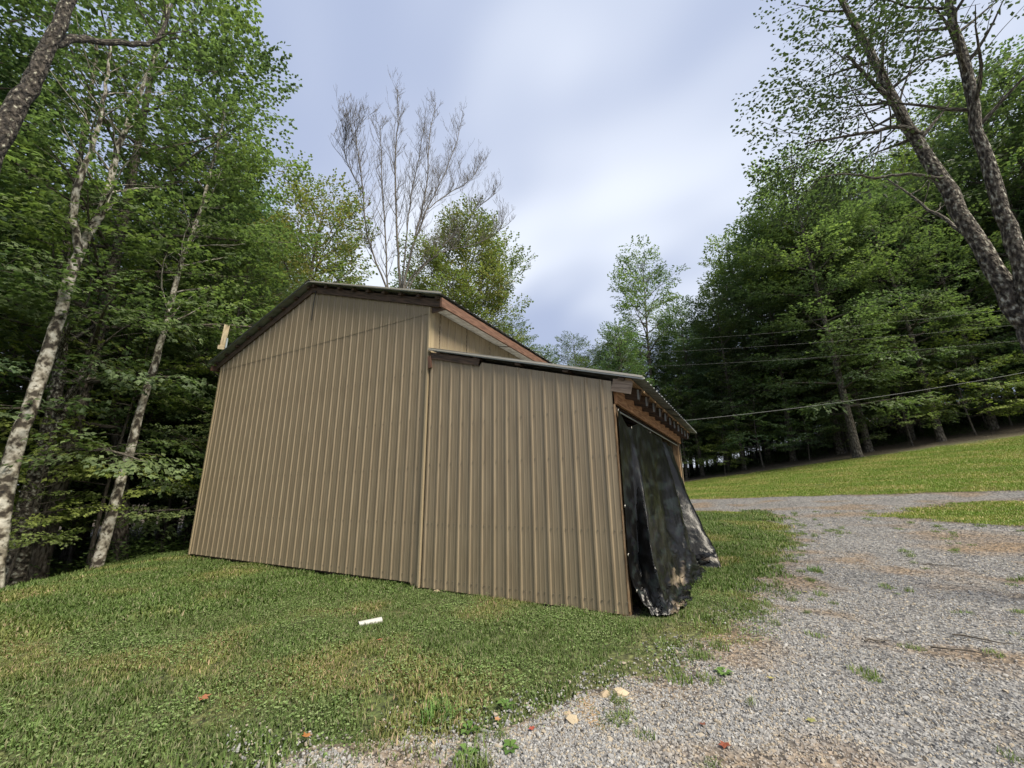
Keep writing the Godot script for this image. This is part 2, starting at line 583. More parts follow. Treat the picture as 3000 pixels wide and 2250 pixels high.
# ---------------------------------------------------------------- grass, stones
func blade_mesh(count: int, spread: float, lo: float, hi: float, wide: float, seed_n: int, cols: Array) -> ArrayMesh:
	var r := RandomNumberGenerator.new()
	r.seed = seed_n
	var g := Geo.new()
	g.colored = true
	for k in count:
		var at := Vector3(r.randf_range(-spread, spread), -0.01, r.randf_range(-spread, spread))
		var yaw := r.randf() * TAU
		var dir := Vector3(cos(yaw), 0, sin(yaw))
		var side := Vector3(-sin(yaw), 0, cos(yaw)) * wide * r.randf_range(0.6, 1.3)
		var l := r.randf_range(lo, hi)
		var lean := r.randf_range(0.25, 1.1)
		var p1 := at + Vector3.UP * l * 0.6 + dir * l * 0.25 * lean
		var p2 := at + Vector3.UP * l * (1.0 - 0.35 * lean * lean) + dir * l * 0.75 * lean
		var n := (dir * -0.4 + Vector3.UP * 0.8 + side.normalized() * r.randf_range(-0.4, 0.4)).normalized()
		var col: Color = cols[r.randi() % cols.size()]
		col = col * r.randf_range(0.75, 1.25)
		for p in [at - side, at + side, p1 + side * 0.8, at - side, p1 + side * 0.8, p1 - side * 0.8, p1 - side * 0.8, p1 + side * 0.8, p2]:
			g.v.append(p)
			g.n.append(n)
			g.c.append(col)
	g.t = PackedVector2Array()
	return g.mesh()

func clover_mesh(count: int, spread: float, size: float, seed_n: int, cols: Array, high := 0.05) -> ArrayMesh:
	var r := RandomNumberGenerator.new()
	r.seed = seed_n
	var g := Geo.new()
	g.colored = true
	for k in count:
		var at := Vector3(r.randf_range(-spread, spread), r.randf_range(0.015, high), r.randf_range(-spread, spread))
		var yaw := r.randf() * TAU
		var n := Vector3(r.randf_range(-0.5, 0.5), 1, r.randf_range(-0.5, 0.5)).normalized()
		var x := n.cross(Vector3(cos(yaw), 0, sin(yaw))).normalized() * size * r.randf_range(0.6, 1.3)
		var z := n.cross(x).normalized() * x.length()
		var col: Color = cols[r.randi() % cols.size()]
		col = col * r.randf_range(0.8, 1.25)
		for p in [at - x, at - z * 0.8 - x * 0.2, at + x * 0.9 - z * 0.35, at - x, at + x * 0.9 - z * 0.35, at + x * 0.9 + z * 0.35, at - x, at + x * 0.9 + z * 0.35, at + z * 0.8 - x * 0.2]:
			g.v.append(p)
			g.n.append(n)
			g.c.append(col)
	return g.mesh()

func scatter(called: String, mesh: Mesh, material: Material, label: String, category: String, places: Array, tints: Array) -> void:
	var mm := MultiMesh.new()
	mm.transform_format = MultiMesh.TRANSFORM_3D
	mm.use_colors = true
	mm.mesh = mesh
	mm.instance_count = places.size()
	for k in places.size():
		mm.set_instance_transform(k, places[k])
		mm.set_instance_color(k, tints[k])
	var o := MultiMeshInstance3D.new()
	o.name = numbered(called)
	o.multimesh = mm
	o.material_override = material
	add_child(o)
	tag(o, label, category, "", "stuff")

func seat(x: float, z: float, yaw: float, s: float, sy := 1.0, lift := 0.0) -> Transform3D:
	return Transform3D(Basis(Vector3.UP, yaw).scaled_local(Vector3(s, s * sy, s)), Vector3(x, ground_h(x, z) + lift, z))

func build_lawn() -> void:
	var eye := Vector2(4.94, 5.65)
	var greens := [Color(0.085, 0.13, 0.038), Color(0.11, 0.165, 0.048), Color(0.135, 0.19, 0.058), Color(0.16, 0.205, 0.08), Color(0.26, 0.25, 0.15)]
	var near := blade_mesh(80, 0.11, 0.018, 0.062, 0.0032, 3, greens)
	var mid := blade_mesh(90, 0.22, 0.04, 0.085, 0.006, 4, greens)
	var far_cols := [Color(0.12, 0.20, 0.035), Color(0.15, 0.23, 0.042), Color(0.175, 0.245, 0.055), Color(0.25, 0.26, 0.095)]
	var far := blade_mesh(170, 0.42, 0.03, 0.06, 0.0065, 6, far_cols)
	var clover := clover_mesh(24, 0.17, 0.0092, 8, [Color(0.12, 0.185, 0.06), Color(0.15, 0.22, 0.075), Color(0.20, 0.26, 0.11)])
	var r := RandomNumberGenerator.new()
	r.seed = 44
	var sets := {"near": [[], []], "mid": [[], []], "far": [[], []], "clover": [[], []]}
	# near lawn beside the shed
	for k in 54000:
		var x := r.randf_range(-12.0, 6.2)
		var z := r.randf_range(-11.5, 6.5)
		var d := eye.distance_to(Vector2(x, z))
		var sd := drive_sd(x, z)
		if sd < -0.35 or (absf(z) < 0.13 and x > -7.7 and x < 3.5 and r.randf() < 0.85) or in_barn(x, z, -0.03) or woods(x, z) > r.randf() * 0.9:
			continue
		if x < -7.6 and z < -3.0 or x > -7.7 and x < 3.4 and z < -6.7 and z > -9.0:
			if r.randf() < 0.7:
				continue
		# worn and stony towards the gravel, thick against the shed
		var worn := pn.get_noise_2d(x * 3.0, z * 3.0) + pn.get_noise_2d(x * 9.0 + 7.0, z * 9.0) * 0.5
		var keep := clampf(0.26 + sd * 1.1 + worn * 0.8, 0.03 if sd > -0.1 else 0.0, 1.0)
		keep *= clampf(1.1 + worn * 0.8, 0.45, 1.0)
		if r.randf() > keep:
			continue
		var hue := pn.get_noise_2d(x * 2.2 + 90.0, z * 2.2)
		var tint := Color(0.82, 0.86, 0.84).lerp(Color(1.45, 1.1, 1.2), clampf(hue * 2.6 - 0.1, 0, 1)) * r.randf_range(0.75, 1.25)
		var grow := r.randf_range(0.7, 1.25) * (1.0 + 0.7 * pn.get_noise_2d(x * 5.0 - 70.0, z * 5.0)) * (1.35 if absf(sd) < 0.25 and r.randf() < 0.4 else 1.0)
		var which := "near" if d < 7.5 else "mid"
		if which == "mid" and r.randf() < 0.35:
			continue
		sets[which][0].append(seat(x, z, r.randf() * TAU, grow, r.randf_range(0.75, 1.15)))
		sets[which][1].append(tint)
		var cl := pn.get_noise_2d(x * 4.0 - 40.0, z * 4.0)
		if cl > 0.0 and r.randf() < 0.55 and d < 9.0:
			sets["clover"][0].append(seat(x + r.randf_range(-0.1, 0.1), z + r.randf_range(-0.1, 0.1), r.randf() * TAU, r.randf_range(0.8, 1.3)))
			sets["clover"][1].append(Color.WHITE * r.randf_range(0.8, 1.25))
	# far lawn across the drive, and the grass island
	for k in 60000:
		var x := r.randf_range(-14.0, 30.0)
		var z := r.randf_range(-31.0, -7.5)
		if x < 5.3 and z > -11.0:
			continue
		var sd := drive_sd(x, z)
		if sd < -0.05 or in_barn(x, z, 0.2):
			continue
		if woods(x, z) > r.randf() * 0.55:
			continue
		var dry := pn.get_noise_2d(x * 1.6, z * 3.0)
		if r.randf() > clampf(1.1 - dry * 1.6, 0.25, 1.0):
			continue
		sets["far"][0].append(seat(x, z, r.randf() * TAU, r.randf_range(0.7, 1.1)))
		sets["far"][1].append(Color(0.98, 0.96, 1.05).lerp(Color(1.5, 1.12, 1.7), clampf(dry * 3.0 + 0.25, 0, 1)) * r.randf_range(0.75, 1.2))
	scatter("lawn_grass", near, M.blade, "short mown grass of the near lawn in front of the tan shed", "grass", sets["near"][0], sets["near"][1])
	scatter("lawn_grass", mid, M.blade, "short mown grass on the bank by the shed's left corner", "grass", sets["mid"][0], sets["mid"][1])
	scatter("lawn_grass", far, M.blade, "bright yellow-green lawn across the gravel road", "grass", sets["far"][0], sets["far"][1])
	scatter("clover", clover, M.blade, "low clover and broad-leaved weeds among the near grass", "clover", sets["clover"][0], sets["clover"][1])

	# tufts that grow out of the gravel
	var tuft := blade_mesh(60, 0.07, 0.05, 0.12, 0.0032, 15, greens)
	var ts := [[], []]
	for k in 9000:
		var x := r.randf_range(1.5, 13.0)
		var z := r.randf_range(-11.0, 4.5)
		var sd := drive_sd(x, z)
		if sd > -0.02:
			continue
		var p := pn.get_noise_2d(x * 5.0 + 12.0, z * 5.0 + 60.0)
		var fringe := clampf(1.0 + sd / 1.0, 0.0, 1.0)
		if r.randf() > clampf((p - 0.16) * 1.0, 0, 1) + fringe * 0.55 * clampf(0.5 + p * 2.0, 0, 1):
			continue
		ts[0].append(seat(x, z, r.randf() * TAU, r.randf_range(0.5, 1.25), r.randf_range(0.5, 1.1)))
		ts[1].append(Color.WHITE * r.randf_range(0.8, 1.2))
	scatter("driveway_weeds", tuft, M.blade, "thin tufts of grass sprouting through the gravel drive", "weeds", ts[0], ts[1])

	# undergrowth of the wood
	var fern := clover_mesh(150, 0.7, 0.035, 31, [Color(0.06, 0.10, 0.035), Color(0.08, 0.125, 0.04), Color(0.10, 0.15, 0.05)], 0.5)
	var us := [[], []]
	for k in 12000:
		var x := r.randf_range(-34.0, 34.0)
		var z := r.randf_range(-50.0, 9.0)
		if woods(x, z) < 0.6 or in_barn(x, z, 0.6):
			continue
		if z > -29.0 and x > -9.5 or z < -20 and z > -31.5:
			continue
		if pn.get_noise_2d(x * 1.5, z * 1.5) < -0.05:
			continue
		us[0].append(seat(x, z, r.randf() * TAU, r.randf_range(0.7, 1.4), r.randf_range(0.4, 1.3)))
		us[1].append(Color.WHITE * r.randf_range(0.7, 1.2))
	scatter("undergrowth", fern, M.leaf, "dark low undergrowth covering the floor of the wood", "undergrowth", us[0], us[1])

func stone_mesh(seed_n: int, rough := 0.32) -> ArrayMesh:
	var r := RandomNumberGenerator.new()
	r.seed = seed_n
	var pts := []
	var phi := (1.0 + sqrt(5.0)) / 2.0
	for a in [-1.0, 1.0]:
		for b in [-phi, phi]:
			for p in [Vector3(0, a, b), Vector3(a, b, 0), Vector3(b, 0, a)]:
				pts.append(p.normalized() * r.randf_range(1.0 - rough, 1.0 + rough))
	var g := Geo.new()
	g.colored = true
	for a in 12:
		for b in range(a + 1, 12):
			for c in range(b + 1, 12):
				var A: Vector3 = pts[a]
				var B: Vector3 = pts[b]
				var D: Vector3 = pts[c]
				if A.normalized().distance_to(B.normalized()) < 1.1 and B.normalized().distance_to(D.normalized()) < 1.1 and A.normalized().distance_to(D.normalized()) < 1.1:
					var n := (B - A).cross(D - A).normalized()
					var order := [A, D, B]
					if n.dot(A + B + D) < 0:
						n = -n
						order = [A, B, D]
					for p in order:
						g.v.append(p)
						g.n.append(n)
						g.c.append(Color.WHITE)
	return g.mesh()

func build_stones() -> void:
	var eye := Vector2(4.94, 5.65)
	var r := RandomNumberGenerator.new()
	r.seed = 77
	var places := []
	var tints := []
	var tries := 0
	while places.size() < 190000 and tries < 600000:
		tries += 1
		# nearer the feet stones are told apart, so more of them are set there
		var d := 1.6 * pow(11.0, r.randf())
		var a := r.randf_range(-1.05, 1.0)
		var x := eye.x + sin(a) * d
		var z := eye.y - cos(a) * d
		var sd := drive_sd(x, z)
		if sd > 0.5 or in_barn(x, z, 0.0):
			continue
		if sd > -0.05 and r.randf() > clampf(0.22 - sd * 0.5, 0.0, 0.3):
			continue
		var dirt := dirt_amount(x, z)
		if r.randf() < dirt * 0.85 or r.randf() < 0.35 * clampf(0.5 + 2.0 * pn.get_noise_2d(x * 4.0, z * 4.0 + 300.0), 0, 1):
			continue
		var s := r.randf_range(0.0042, 0.0092) * (1.0 + d * 0.03)
		if r.randf() < 0.04:
			s *= 1.8
		var b := Basis(Vector3(r.randf() - 0.5, r.randf() - 0.5, r.randf() - 0.5).normalized(), r.randf() * TAU).scaled_local(Vector3(r.randf_range(0.8, 1.6), r.randf_range(0.5, 0.9), r.randf_range(0.7, 1.2)) * s)
		places.append(Transform3D(b, Vector3(x, ground_h(x, z) + 0.010 + s * 0.35, z)))
		var tone := r.randf()
		var col := Color(0.16, 0.16, 0.164).lerp(Color(0.34, 0.338, 0.334), tone * tone * 0.8 + tone * 0.2)
		if r.randf() < 0.22:
			col = Color(0.24, 0.205, 0.16).lerp(Color(0.34, 0.30, 0.24), tone)
		tints.append(col.lerp(Color(0.25, 0.19, 0.13), dirt * 0.5))
	scatter("gravel_stones", stone_mesh(2), M.stone, "loose grey crushed stones covering the gravel drive", "gravel", places, tints)

# ---------------------------------------------------------------- shed
const RIB := 0.2286

# ribbed sheet between a and b along a wall; bottom and top give the height at each place
func ribbed(g: Geo, origin: Vector3, along: Vector3, out: Vector3, a: float, b: float, rib0: float, bottom: Callable, top: Callable, tall := 0.018) -> void:
	var prof := []
	var k := floori((a - rib0) / RIB) - 1
	while true:
		var c := rib0 + k * RIB
		if c - 0.03 > b:
			break
		for q in [[-0.027, 0.0], [-0.012, tall], [0.012, tall], [0.027, 0.0], [0.064, 0.0], [0.070, 0.003], [0.082, 0.003], [0.088, 0.0], [0.140, 0.0], [0.146, 0.003], [0.158, 0.003], [0.164, 0.0]]:
			prof.append(Vector2(c + q[0], q[1]))
		k += 1
	var cut := []
	for w in prof.size() - 1:
		var p: Vector2 = prof[w]
		var q: Vector2 = prof[w + 1]
		if q.x <= a or p.x >= b or q.x - p.x < 1e-5:
			continue
		if p.x < a:
			p = p.lerp(q, (a - p.x) / (q.x - p.x))
		if q.x > b:
			q = p.lerp(q, (b - p.x) / (q.x - p.x))
		cut.append([p, q])
	for w in cut:
		var p: Vector2 = w[0]
		var q: Vector2 = w[1]
		var y0: float = bottom.call(p.x)
		var y1: float = bottom.call(q.x)
		var t0: float = top.call(p.x)
		var t1: float = top.call(q.x)
		if t0 <= y0 + 0.001 and t1 <= y1 + 0.001:
			continue
		t0 = maxf(t0, y0)
		t1 = maxf(t1, y1)
		var P := origin + along * p.x + out * p.y
		var Q := origin + along * q.x + out * q.y
		var aa := P + Vector3.UP * y0
		var bb := Q + Vector3.UP * y1
		var dd := Q + Vector3.UP * t1
		var ee := P + Vector3.UP * t0
		var n := (bb - aa).cross(ee - aa)
		if n.length_squared() < 1e-12:
			n = (dd - bb).cross(ee - bb)
		n = n.normalized()
		if n.dot(out) < 0:
			n = -n
		var m := g.v.size()
		g.v.append_array([aa, bb, dd, ee])
		g.n.append_array([n, n, n, n])
		g.t.append_array([Vector2(p.x, y0), Vector2(q.x, y1), Vector2(q.x, t1), Vector2(p.x, t0)])
		g.i.append_array([m, m + 2, m + 1, m, m + 3, m + 2])

func sheets(shed: Node3D, called: String, origin: Vector3, along: Vector3, out: Vector3, a: float, b: float, rib0: float, bottom: Callable, top: Callable, material: Material, wide := 0.9144) -> void:
	var x := b
	var n := 0
	while x > a + 0.02:
		var x0 := maxf(a, x - wide)
		var g := Geo.new()
		# each sheet laps its neighbour by a hair
		ribbed(g, origin + out * (0.0008 * (n % 2)), along, out, x0, x, rib0, bottom, top)
		if g.v.size():
			part(called, g.mesh(), material, shed)
		x = x0
		n += 1

func roof_main(x: float) -> float:   # top of the main roof
	return 6.5 - absf(x + 3.8) * 0.336

func roof_lean(x: float) -> float:
	return 4.09 - x * 0.29

func build_shed() -> void:
	var shed := thing("pole_shed", "tan ribbed metal shed with gable roof and lower lean-to on its right", "shed")
	var front_wall := group("front_wall", shed)
	var far_walls := group("far_walls", shed)
	var lean_wall := group("lean_to_wall", shed)
	var main_roof := group("main_roof", shed)
	var lean_roof := group("lean_to_roof", shed)
	var frame := group("lean_to_frame", shed)
	var L := -7.65
	var zero := func(_x): return 0.0
	var R := Vector3(1, 0, 0)
	var F := Vector3(0, 0, 1)
	var wp: Material = M.wall_paint
	# front wall: lower sheets, gable sheets lapping over them, lean-to sheets
	sheets(front_wall, "wall_panel", Vector3(0, 0, 0), R, F, L, -0.012, -0.22, func(x): return 0.02 if x < -0.20 else -0.035, func(_x): return 4.8515, wp)
	sheets(front_wall, "gable_panel", Vector3(0, 0, 0.008), R, F, L, -0.012, -0.22, func(_x): return 4.85, func(x): return roof_main(x) - 0.17, wp)
	sheets(lean_wall, "lean_to_panel", Vector3(0, 0, 0.004), R, F, 0.03, 3.42, 0.07, func(_x): return -0.035, func(x): return roof_lean(x) - (0.10 if x > 1.15 else 0.17), wp)
	# far walls
	sheets(far_walls, "side_panel", Vector3(L, 0, 0), Vector3(0, 0, -1), Vector3(-1, 0, 0), 0.0, 6.7, 0.1, zero, func(_x): return 5.04, wp)
	sheets(far_walls, "back_panel", Vector3(0, 0, -6.7), R, Vector3(0, 0, -1), L, 3.42, -0.22, zero, func(x): return (roof_main(x) - 0.17) if x < 0.0 else (roof_lean(x) - 0.1), wp)
	sheets(far_walls, "side_panel", Vector3(0, 0, 0), Vector3(0, 0, -1), R, 0.012, 6.68, 0.10, func(_x): return 0.0, func(_x): return 5.0, wp)
	# corner trims
	var g := Geo.new()
	g.box(Vector3(-0.008, 2.46, 0.026), Vector3(0.036, 5.0, 0.052))
	part("corner_trim", g.mesh(), M.trim_paint, front_wall)
	g = Geo.new()
	g.box(Vector3(0.006, 4.5, -0.05), Vector3(0.02, 0.98, 0.1))
	part("corner_trim", g.mesh(), M.trim_paint, front_wall)
	g = Geo.new()
	g.box(Vector3(L - 0.004, 2.48, 0.0), Vector3(0.05, 4.96, 0.05))
	part("corner_trim", g.mesh(), M.trim_paint, front_wall)
	# dark boards stand in for the shade in the gap under the sheets
	g = Geo.new()
	g.box(Vector3(L * 0.5, 0.12, -0.09), Vector3(7.5, 0.3, 0.04))
	part("gap_shade_board", g.mesh(), M.dark_wood, front_wall)
	g = Geo.new()
	g.box(Vector3(1.75, 0.10, -0.09), Vector3(3.3, 0.3, 0.04))
	part("gap_shade_board", g.mesh(), M.dark_wood, front_wall)
	# the boards keep daylight out and the gap dark
	# ---- main roof: two slopes of ribbed sheet, in strips
	var front := 0.20
	var back := -6.95
	for side in [-1.0, 1.0]:
		var eave: float = -3.8 + side * 4.2
		var sheet_z := front
		while sheet_z > back + 0.02:
			var z0 := maxf(back, sheet_z - 0.9144)
			g = Geo.new()
			roof_sheet(g, Vector3(-3.8, 6.5, 0), Vector3(eave, roof_main(eave), 0), z0, sheet_z)
			part("roof_sheet", g.mesh(), M.roof_metal, main_roof)
			sheet_z = z0
		# purlins show their ends under the rake
		for q in 9:
			var x: float = -3.8 + side * (0.10 + q * 0.49)
			var y := roof_main(x) - 0.055
			g = Geo.new()
			var b := Basis(Vector3(0, 0, 1), -side * atan(0.336))
			g.box(Vector3(x, y - 0.012, (front + back) * 0.5 - 0.03), Vector3(0.09, 0.06, front - back - 0.1), b)
			part("purlin", g.mesh(), M.dark_wood, main_roof)
		# end rafter behind the gable sheets, closing the rake
		g = Geo.new()
		var xa: float = -3.8
		var xb: float = -3.8 + side * 4.05
		g.beam(Vector3(xa, roof_main(xa) - 0.16, 0.032), Vector3(xb, roof_main(xb) - 0.16, 0.032), 0.04, 0.15)
		part("rake_board", g.mesh(), M.dark_wood, main_roof)
		g = Geo.new()
		g.beam(Vector3(xa + side * 0.1, roof_main(xa + side * 0.1) + 0.003, front + 0.006), Vector3(eave, roof_main(eave) + 0.008, front + 0.006), 0.008, 0.03)
		part("roof_edge_trim", g.mesh(), M.shaded_trim if side < 0 else M.edge_metal, main_roof)  # sky reflection on the right rake and shade on the left, as colour
	# ridge cap
	g = Geo.new()
	for side in [-1.0, 1.0]:
		var a := Vector3(-3.8, 6.535, front + 0.01)
		var b := Vector3(-3.8 + side * 0.16, 6.535 - 0.16 * 0.336, front + 0.01)
		var ab := Vector3(0, 0, back - front - 0.02)
		if side > 0:
			g.quad(a, b, b + ab, a + ab)
		else:
			g.quad(b, a, a + ab, b + ab)
	part("ridge_cap", g.mesh(), M.roof_metal, main_roof)
	# eaves: reddish fascia, pale wrapped soffit on the right
	g = Geo.new()
	g.box(Vector3(0.345, 4.945, -3.37), Vector3(0.04, 0.18, 7.02))
	part("fascia_board", g.mesh(), M.fascia_wood, main_roof)
	g = Geo.new()
	g.box(Vector3(-7.955, 4.955, -3.37), Vector3(0.04, 0.16, 7.02))
	part("fascia_board", g.mesh(), M.fascia_wood, main_roof)
	for s in [[-0.04, -2.42], [-2.52, -4.6], [-4.62, -6.9]]:
		g = Geo.new()
		g.beam(Vector3(0.17, 4.895, s[0]), Vector3(0.17, 4.895, s[1]), 0.31, 0.012, Vector3(0.25, 1, 0).normalized())
		part("soffit_strip", g.mesh(), M.soffit_wrap, main_roof)
	g = Geo.new()
	g.box(Vector3(0.14, 4.9, -0.012), Vector3(0.36, 0.10, 0.03))
	part("blocking", g.mesh(), M.dark_wood, main_roof)
	# thin dark rod hanging at the peak
	g = Geo.new()
	g.tube([Vector3(-3.62, 6.25, 0.075), Vector3(-3.66, 5.9, 0.075), Vector3(-3.70, 5.50, 0.05)], [0.011, 0.011, 0.011], 6)
	part("hanging_cable", g.mesh(), M.black_rubber, front_wall)

	# ---- lean-to
	var lf := 0.08
	var lb := -6.78
	var zz := lf
	while zz > lb + 0.02:
		var z0 := maxf(lb, zz - 0.9144)
		g = Geo.new()
		roof_sheet(g, Vector3(0.04, roof_lean(0.04), 0), Vector3(3.89, roof_lean(3.89), 0), z0, zz)
		part("lean_to_roof_sheet", g.mesh(), M.roof_metal, lean_roof)
		zz = z0
	g = Geo.new()
	g.beam(Vector3(0.04, roof_lean(0.04) + 0.004, lf + 0.006), Vector3(3.875, roof_lean(3.875) + 0.016, lf + 0.006), 0.008, 0.026)
	g.beam(Vector3(0.04, roof_lean(0.04) + 0.030, lf - 0.035), Vector3(3.875, roof_lean(3.875) + 0.030, lf - 0.035), 0.09, 0.003)
	part("roof_edge_trim", g.mesh(), M.edge_metal, lean_roof)
	for q in 5:   # purlins along the lean-to
		var x := 0.25 + q * 0.83
		g = Geo.new()
		g.box(Vector3(x, roof_lean(x) - 0.045, (lf + lb) * 0.5), Vector3(0.09, 0.04, lf - lb - 0.06), Basis(Vector3(0, 0, 1), -atan(0.29)))
		part("purlin", g.mesh(), M.dark_wood, lean_roof)
	g = Geo.new()   # pale purlin on the tails
	g.box(Vector3(3.655, roof_lean(3.655) - 0.04, (lf + lb) * 0.5 - 0.02), Vector3(0.09, 0.038, lf - lb - 0.12), Basis(Vector3(0, 0, 1), -atan(0.29)))
	part("eave_purlin", g.mesh(), M.post_wood, lean_roof)
	# rafters run out over the beam
	for q in 12:
		var z := 0.035 - q * 0.595
		if q == 0:
			z = -0.005
		g = Geo.new()
		var x0 := 0.06 if q > 0 else 3.43
		g.beam(Vector3(x0, roof_lean(x0) - 0.155, z), Vector3(3.70, roof_lean(3.70) - 0.155, z), 0.04, 0.18)
		part("rafter", g.mesh(), M.weathered_wood if q == 0 else M.dark_wood, lean_roof)
		if q > 0:   # bright steel strap on the side of each tail
			g = Geo.new()
			g.box(Vector3(3.67, roof_lean(3.67) - 0.15, z + 0.0225), Vector3(0.028, 0.15, 0.003))
			part("strap", g.mesh(), M.galvanised, lean_roof)
	g = Geo.new()   # dark board under the upper roof edge, with a block at the corner
	g.beam(Vector3(0.06, roof_lean(0.06) - 0.11, 0.028), Vector3(1.15, roof_lean(1.15) - 0.11, 0.028), 0.022, 0.12)
	part("edge_board", g.mesh(), M.dark_wood, lean_roof)
	g = Geo.new()
	g.box(Vector3(0.055, 3.83, 0.045), Vector3(0.07, 0.24, 0.04), Basis(Vector3(0, 0, 1), 0.12))
	part("corner_block", g.mesh(), M.fascia_wood, lean_roof)
	# header beam and posts
	g = Geo.new()
	g.box(Vector3(3.45, 2.79, -3.30), Vector3(0.04, 0.235, 6.5))
	part("header_beam", g.mesh(), M.beam_wood, frame)
	g = Geo.new()
	g.box(Vector3(3.35, 2.78, -3.30), Vector3(0.04, 0.22, 6.5))
	part("header_beam", g.mesh(), M.dark_wood, frame)
	for z in [-0.09, -6.16]:
		g = Geo.new()
		var tall := 2.68 - 0.10
		g.box(Vector3(3.375, 1.29 - 0.03, z), Vector3(0.13, tall + 0.16, 0.13))
		part("post", g.mesh(), M.post_wood, frame)
	g = Geo.new()
	g.box(Vector3(3.437, 1.33, -0.013), Vector3(0.024, 2.66, 0.018))
	part("edge_batten", g.mesh(), M.post_wood, frame)
	g = Geo.new()   # steel rail under the beam
	g.tube([Vector3(3.42, 2.60, -0.2), Vector3(3.42, 2.60, -6.1)], [0.014, 0.014], 6)
	part("tarp_rail", g.mesh(), M.galvanised, frame)
	for y in [0.9, 2.1]:
		g = Geo.new()
		g.box(Vector3(1.7, y, -6.62), Vector3(3.3, 0.14, 0.04))
		part("girt", g.mesh(), M.post_wood, frame)
	# screws, in level rows across the sheets
	g = Geo.new()
	for y in [0.14, 0.98, 1.9, 2.78, 3.7]:
		for q in 31:
			var x := -0.22 - q * RIB + 0.05
			if y < 3.75:
				g.box(Vector3(x, y, 0.008), Vector3(0.015, 0.015, 0.010))
	for y in [0.10, 0.96, 1.95, 2.62]:
		for q in 15:
			var x := 0.07 + q * RIB + 0.05
			g.box(Vector3(x, y, 0.012), Vector3(0.015, 0.015, 0.010))
			if y < 1.0 or q > 12:
				g.box(Vector3(x + 0.1, y + 0.01, 0.012), Vector3(0.014, 0.014, 0.010))
	var sc := part("screws", g.mesh(), M.screw_steel, front_wall)
	sc.set_meta("kind", "stuff")

# ribbed roof sheet from the high line to the low line, between z0 and z1
func roof_sheet(g: Geo, high: Vector3, low: Vector3, z0: float, z1: float) -> void:
	var down := low - high
	var up := Vector3(-down.y, down.x, 0).normalized()
	if up.y < 0:
		up = -up
	var prof := []
	var k := floori(z0 / RIB) - 1
	while k * RIB < z1 + 0.1:
		var c := k * RIB
		for q in [[-0.026, 0.0], [-0.012, 0.019], [0.012, 0.019], [0.026, 0.0]]:
			prof.append(Vector2(c + q[0], q[1]))
		k += 1
	var len := down.length()
	for w in prof.size() - 1:
		var p: Vector2 = prof[w]
		var q: Vector2 = prof[w + 1]
		if q.x <= z0 or p.x >= z1:
			continue
		if p.x < z0:
			p = p.lerp(q, (z0 - p.x) / (q.x - p.x))
		if q.x > z1:
			q = p.lerp(q, (z1 - p.x) / (q.x - p.x))
		for lay in 2:
			var lift := 0.0 if lay == 0 else -0.004
			var a := high + Vector3(0, 0, p.x) + up * (p.y + lift)
			var b := high + Vector3(0, 0, q.x) + up * (q.y + lift)
			var n := down.cross(b - a).normalized()
			if n.y < 0:
				n = -n
			if lay == 1:
				n = -n
			var m := g.v.size()
			g.v.append_array([a, b, b + down, a + down])
			g.n.append_array([n, n, n, n])
			g.t.append_array([Vector2(0, p.x), Vector2(0, q.x), Vector2(len, q.x), Vector2(len, p.x)])
			g.i.append_array([m, m + 1, m + 2, m, m + 2, m + 3] if lay == 0 else [m, m + 2, m + 1, m, m + 3, m + 2])
	# folded front edge
	for e in [z0, z1]:
		var a := high + Vector3(0, 0, e)
		g.quad(a, a + down, a + down - up * 0.022, a - up * 0.022)

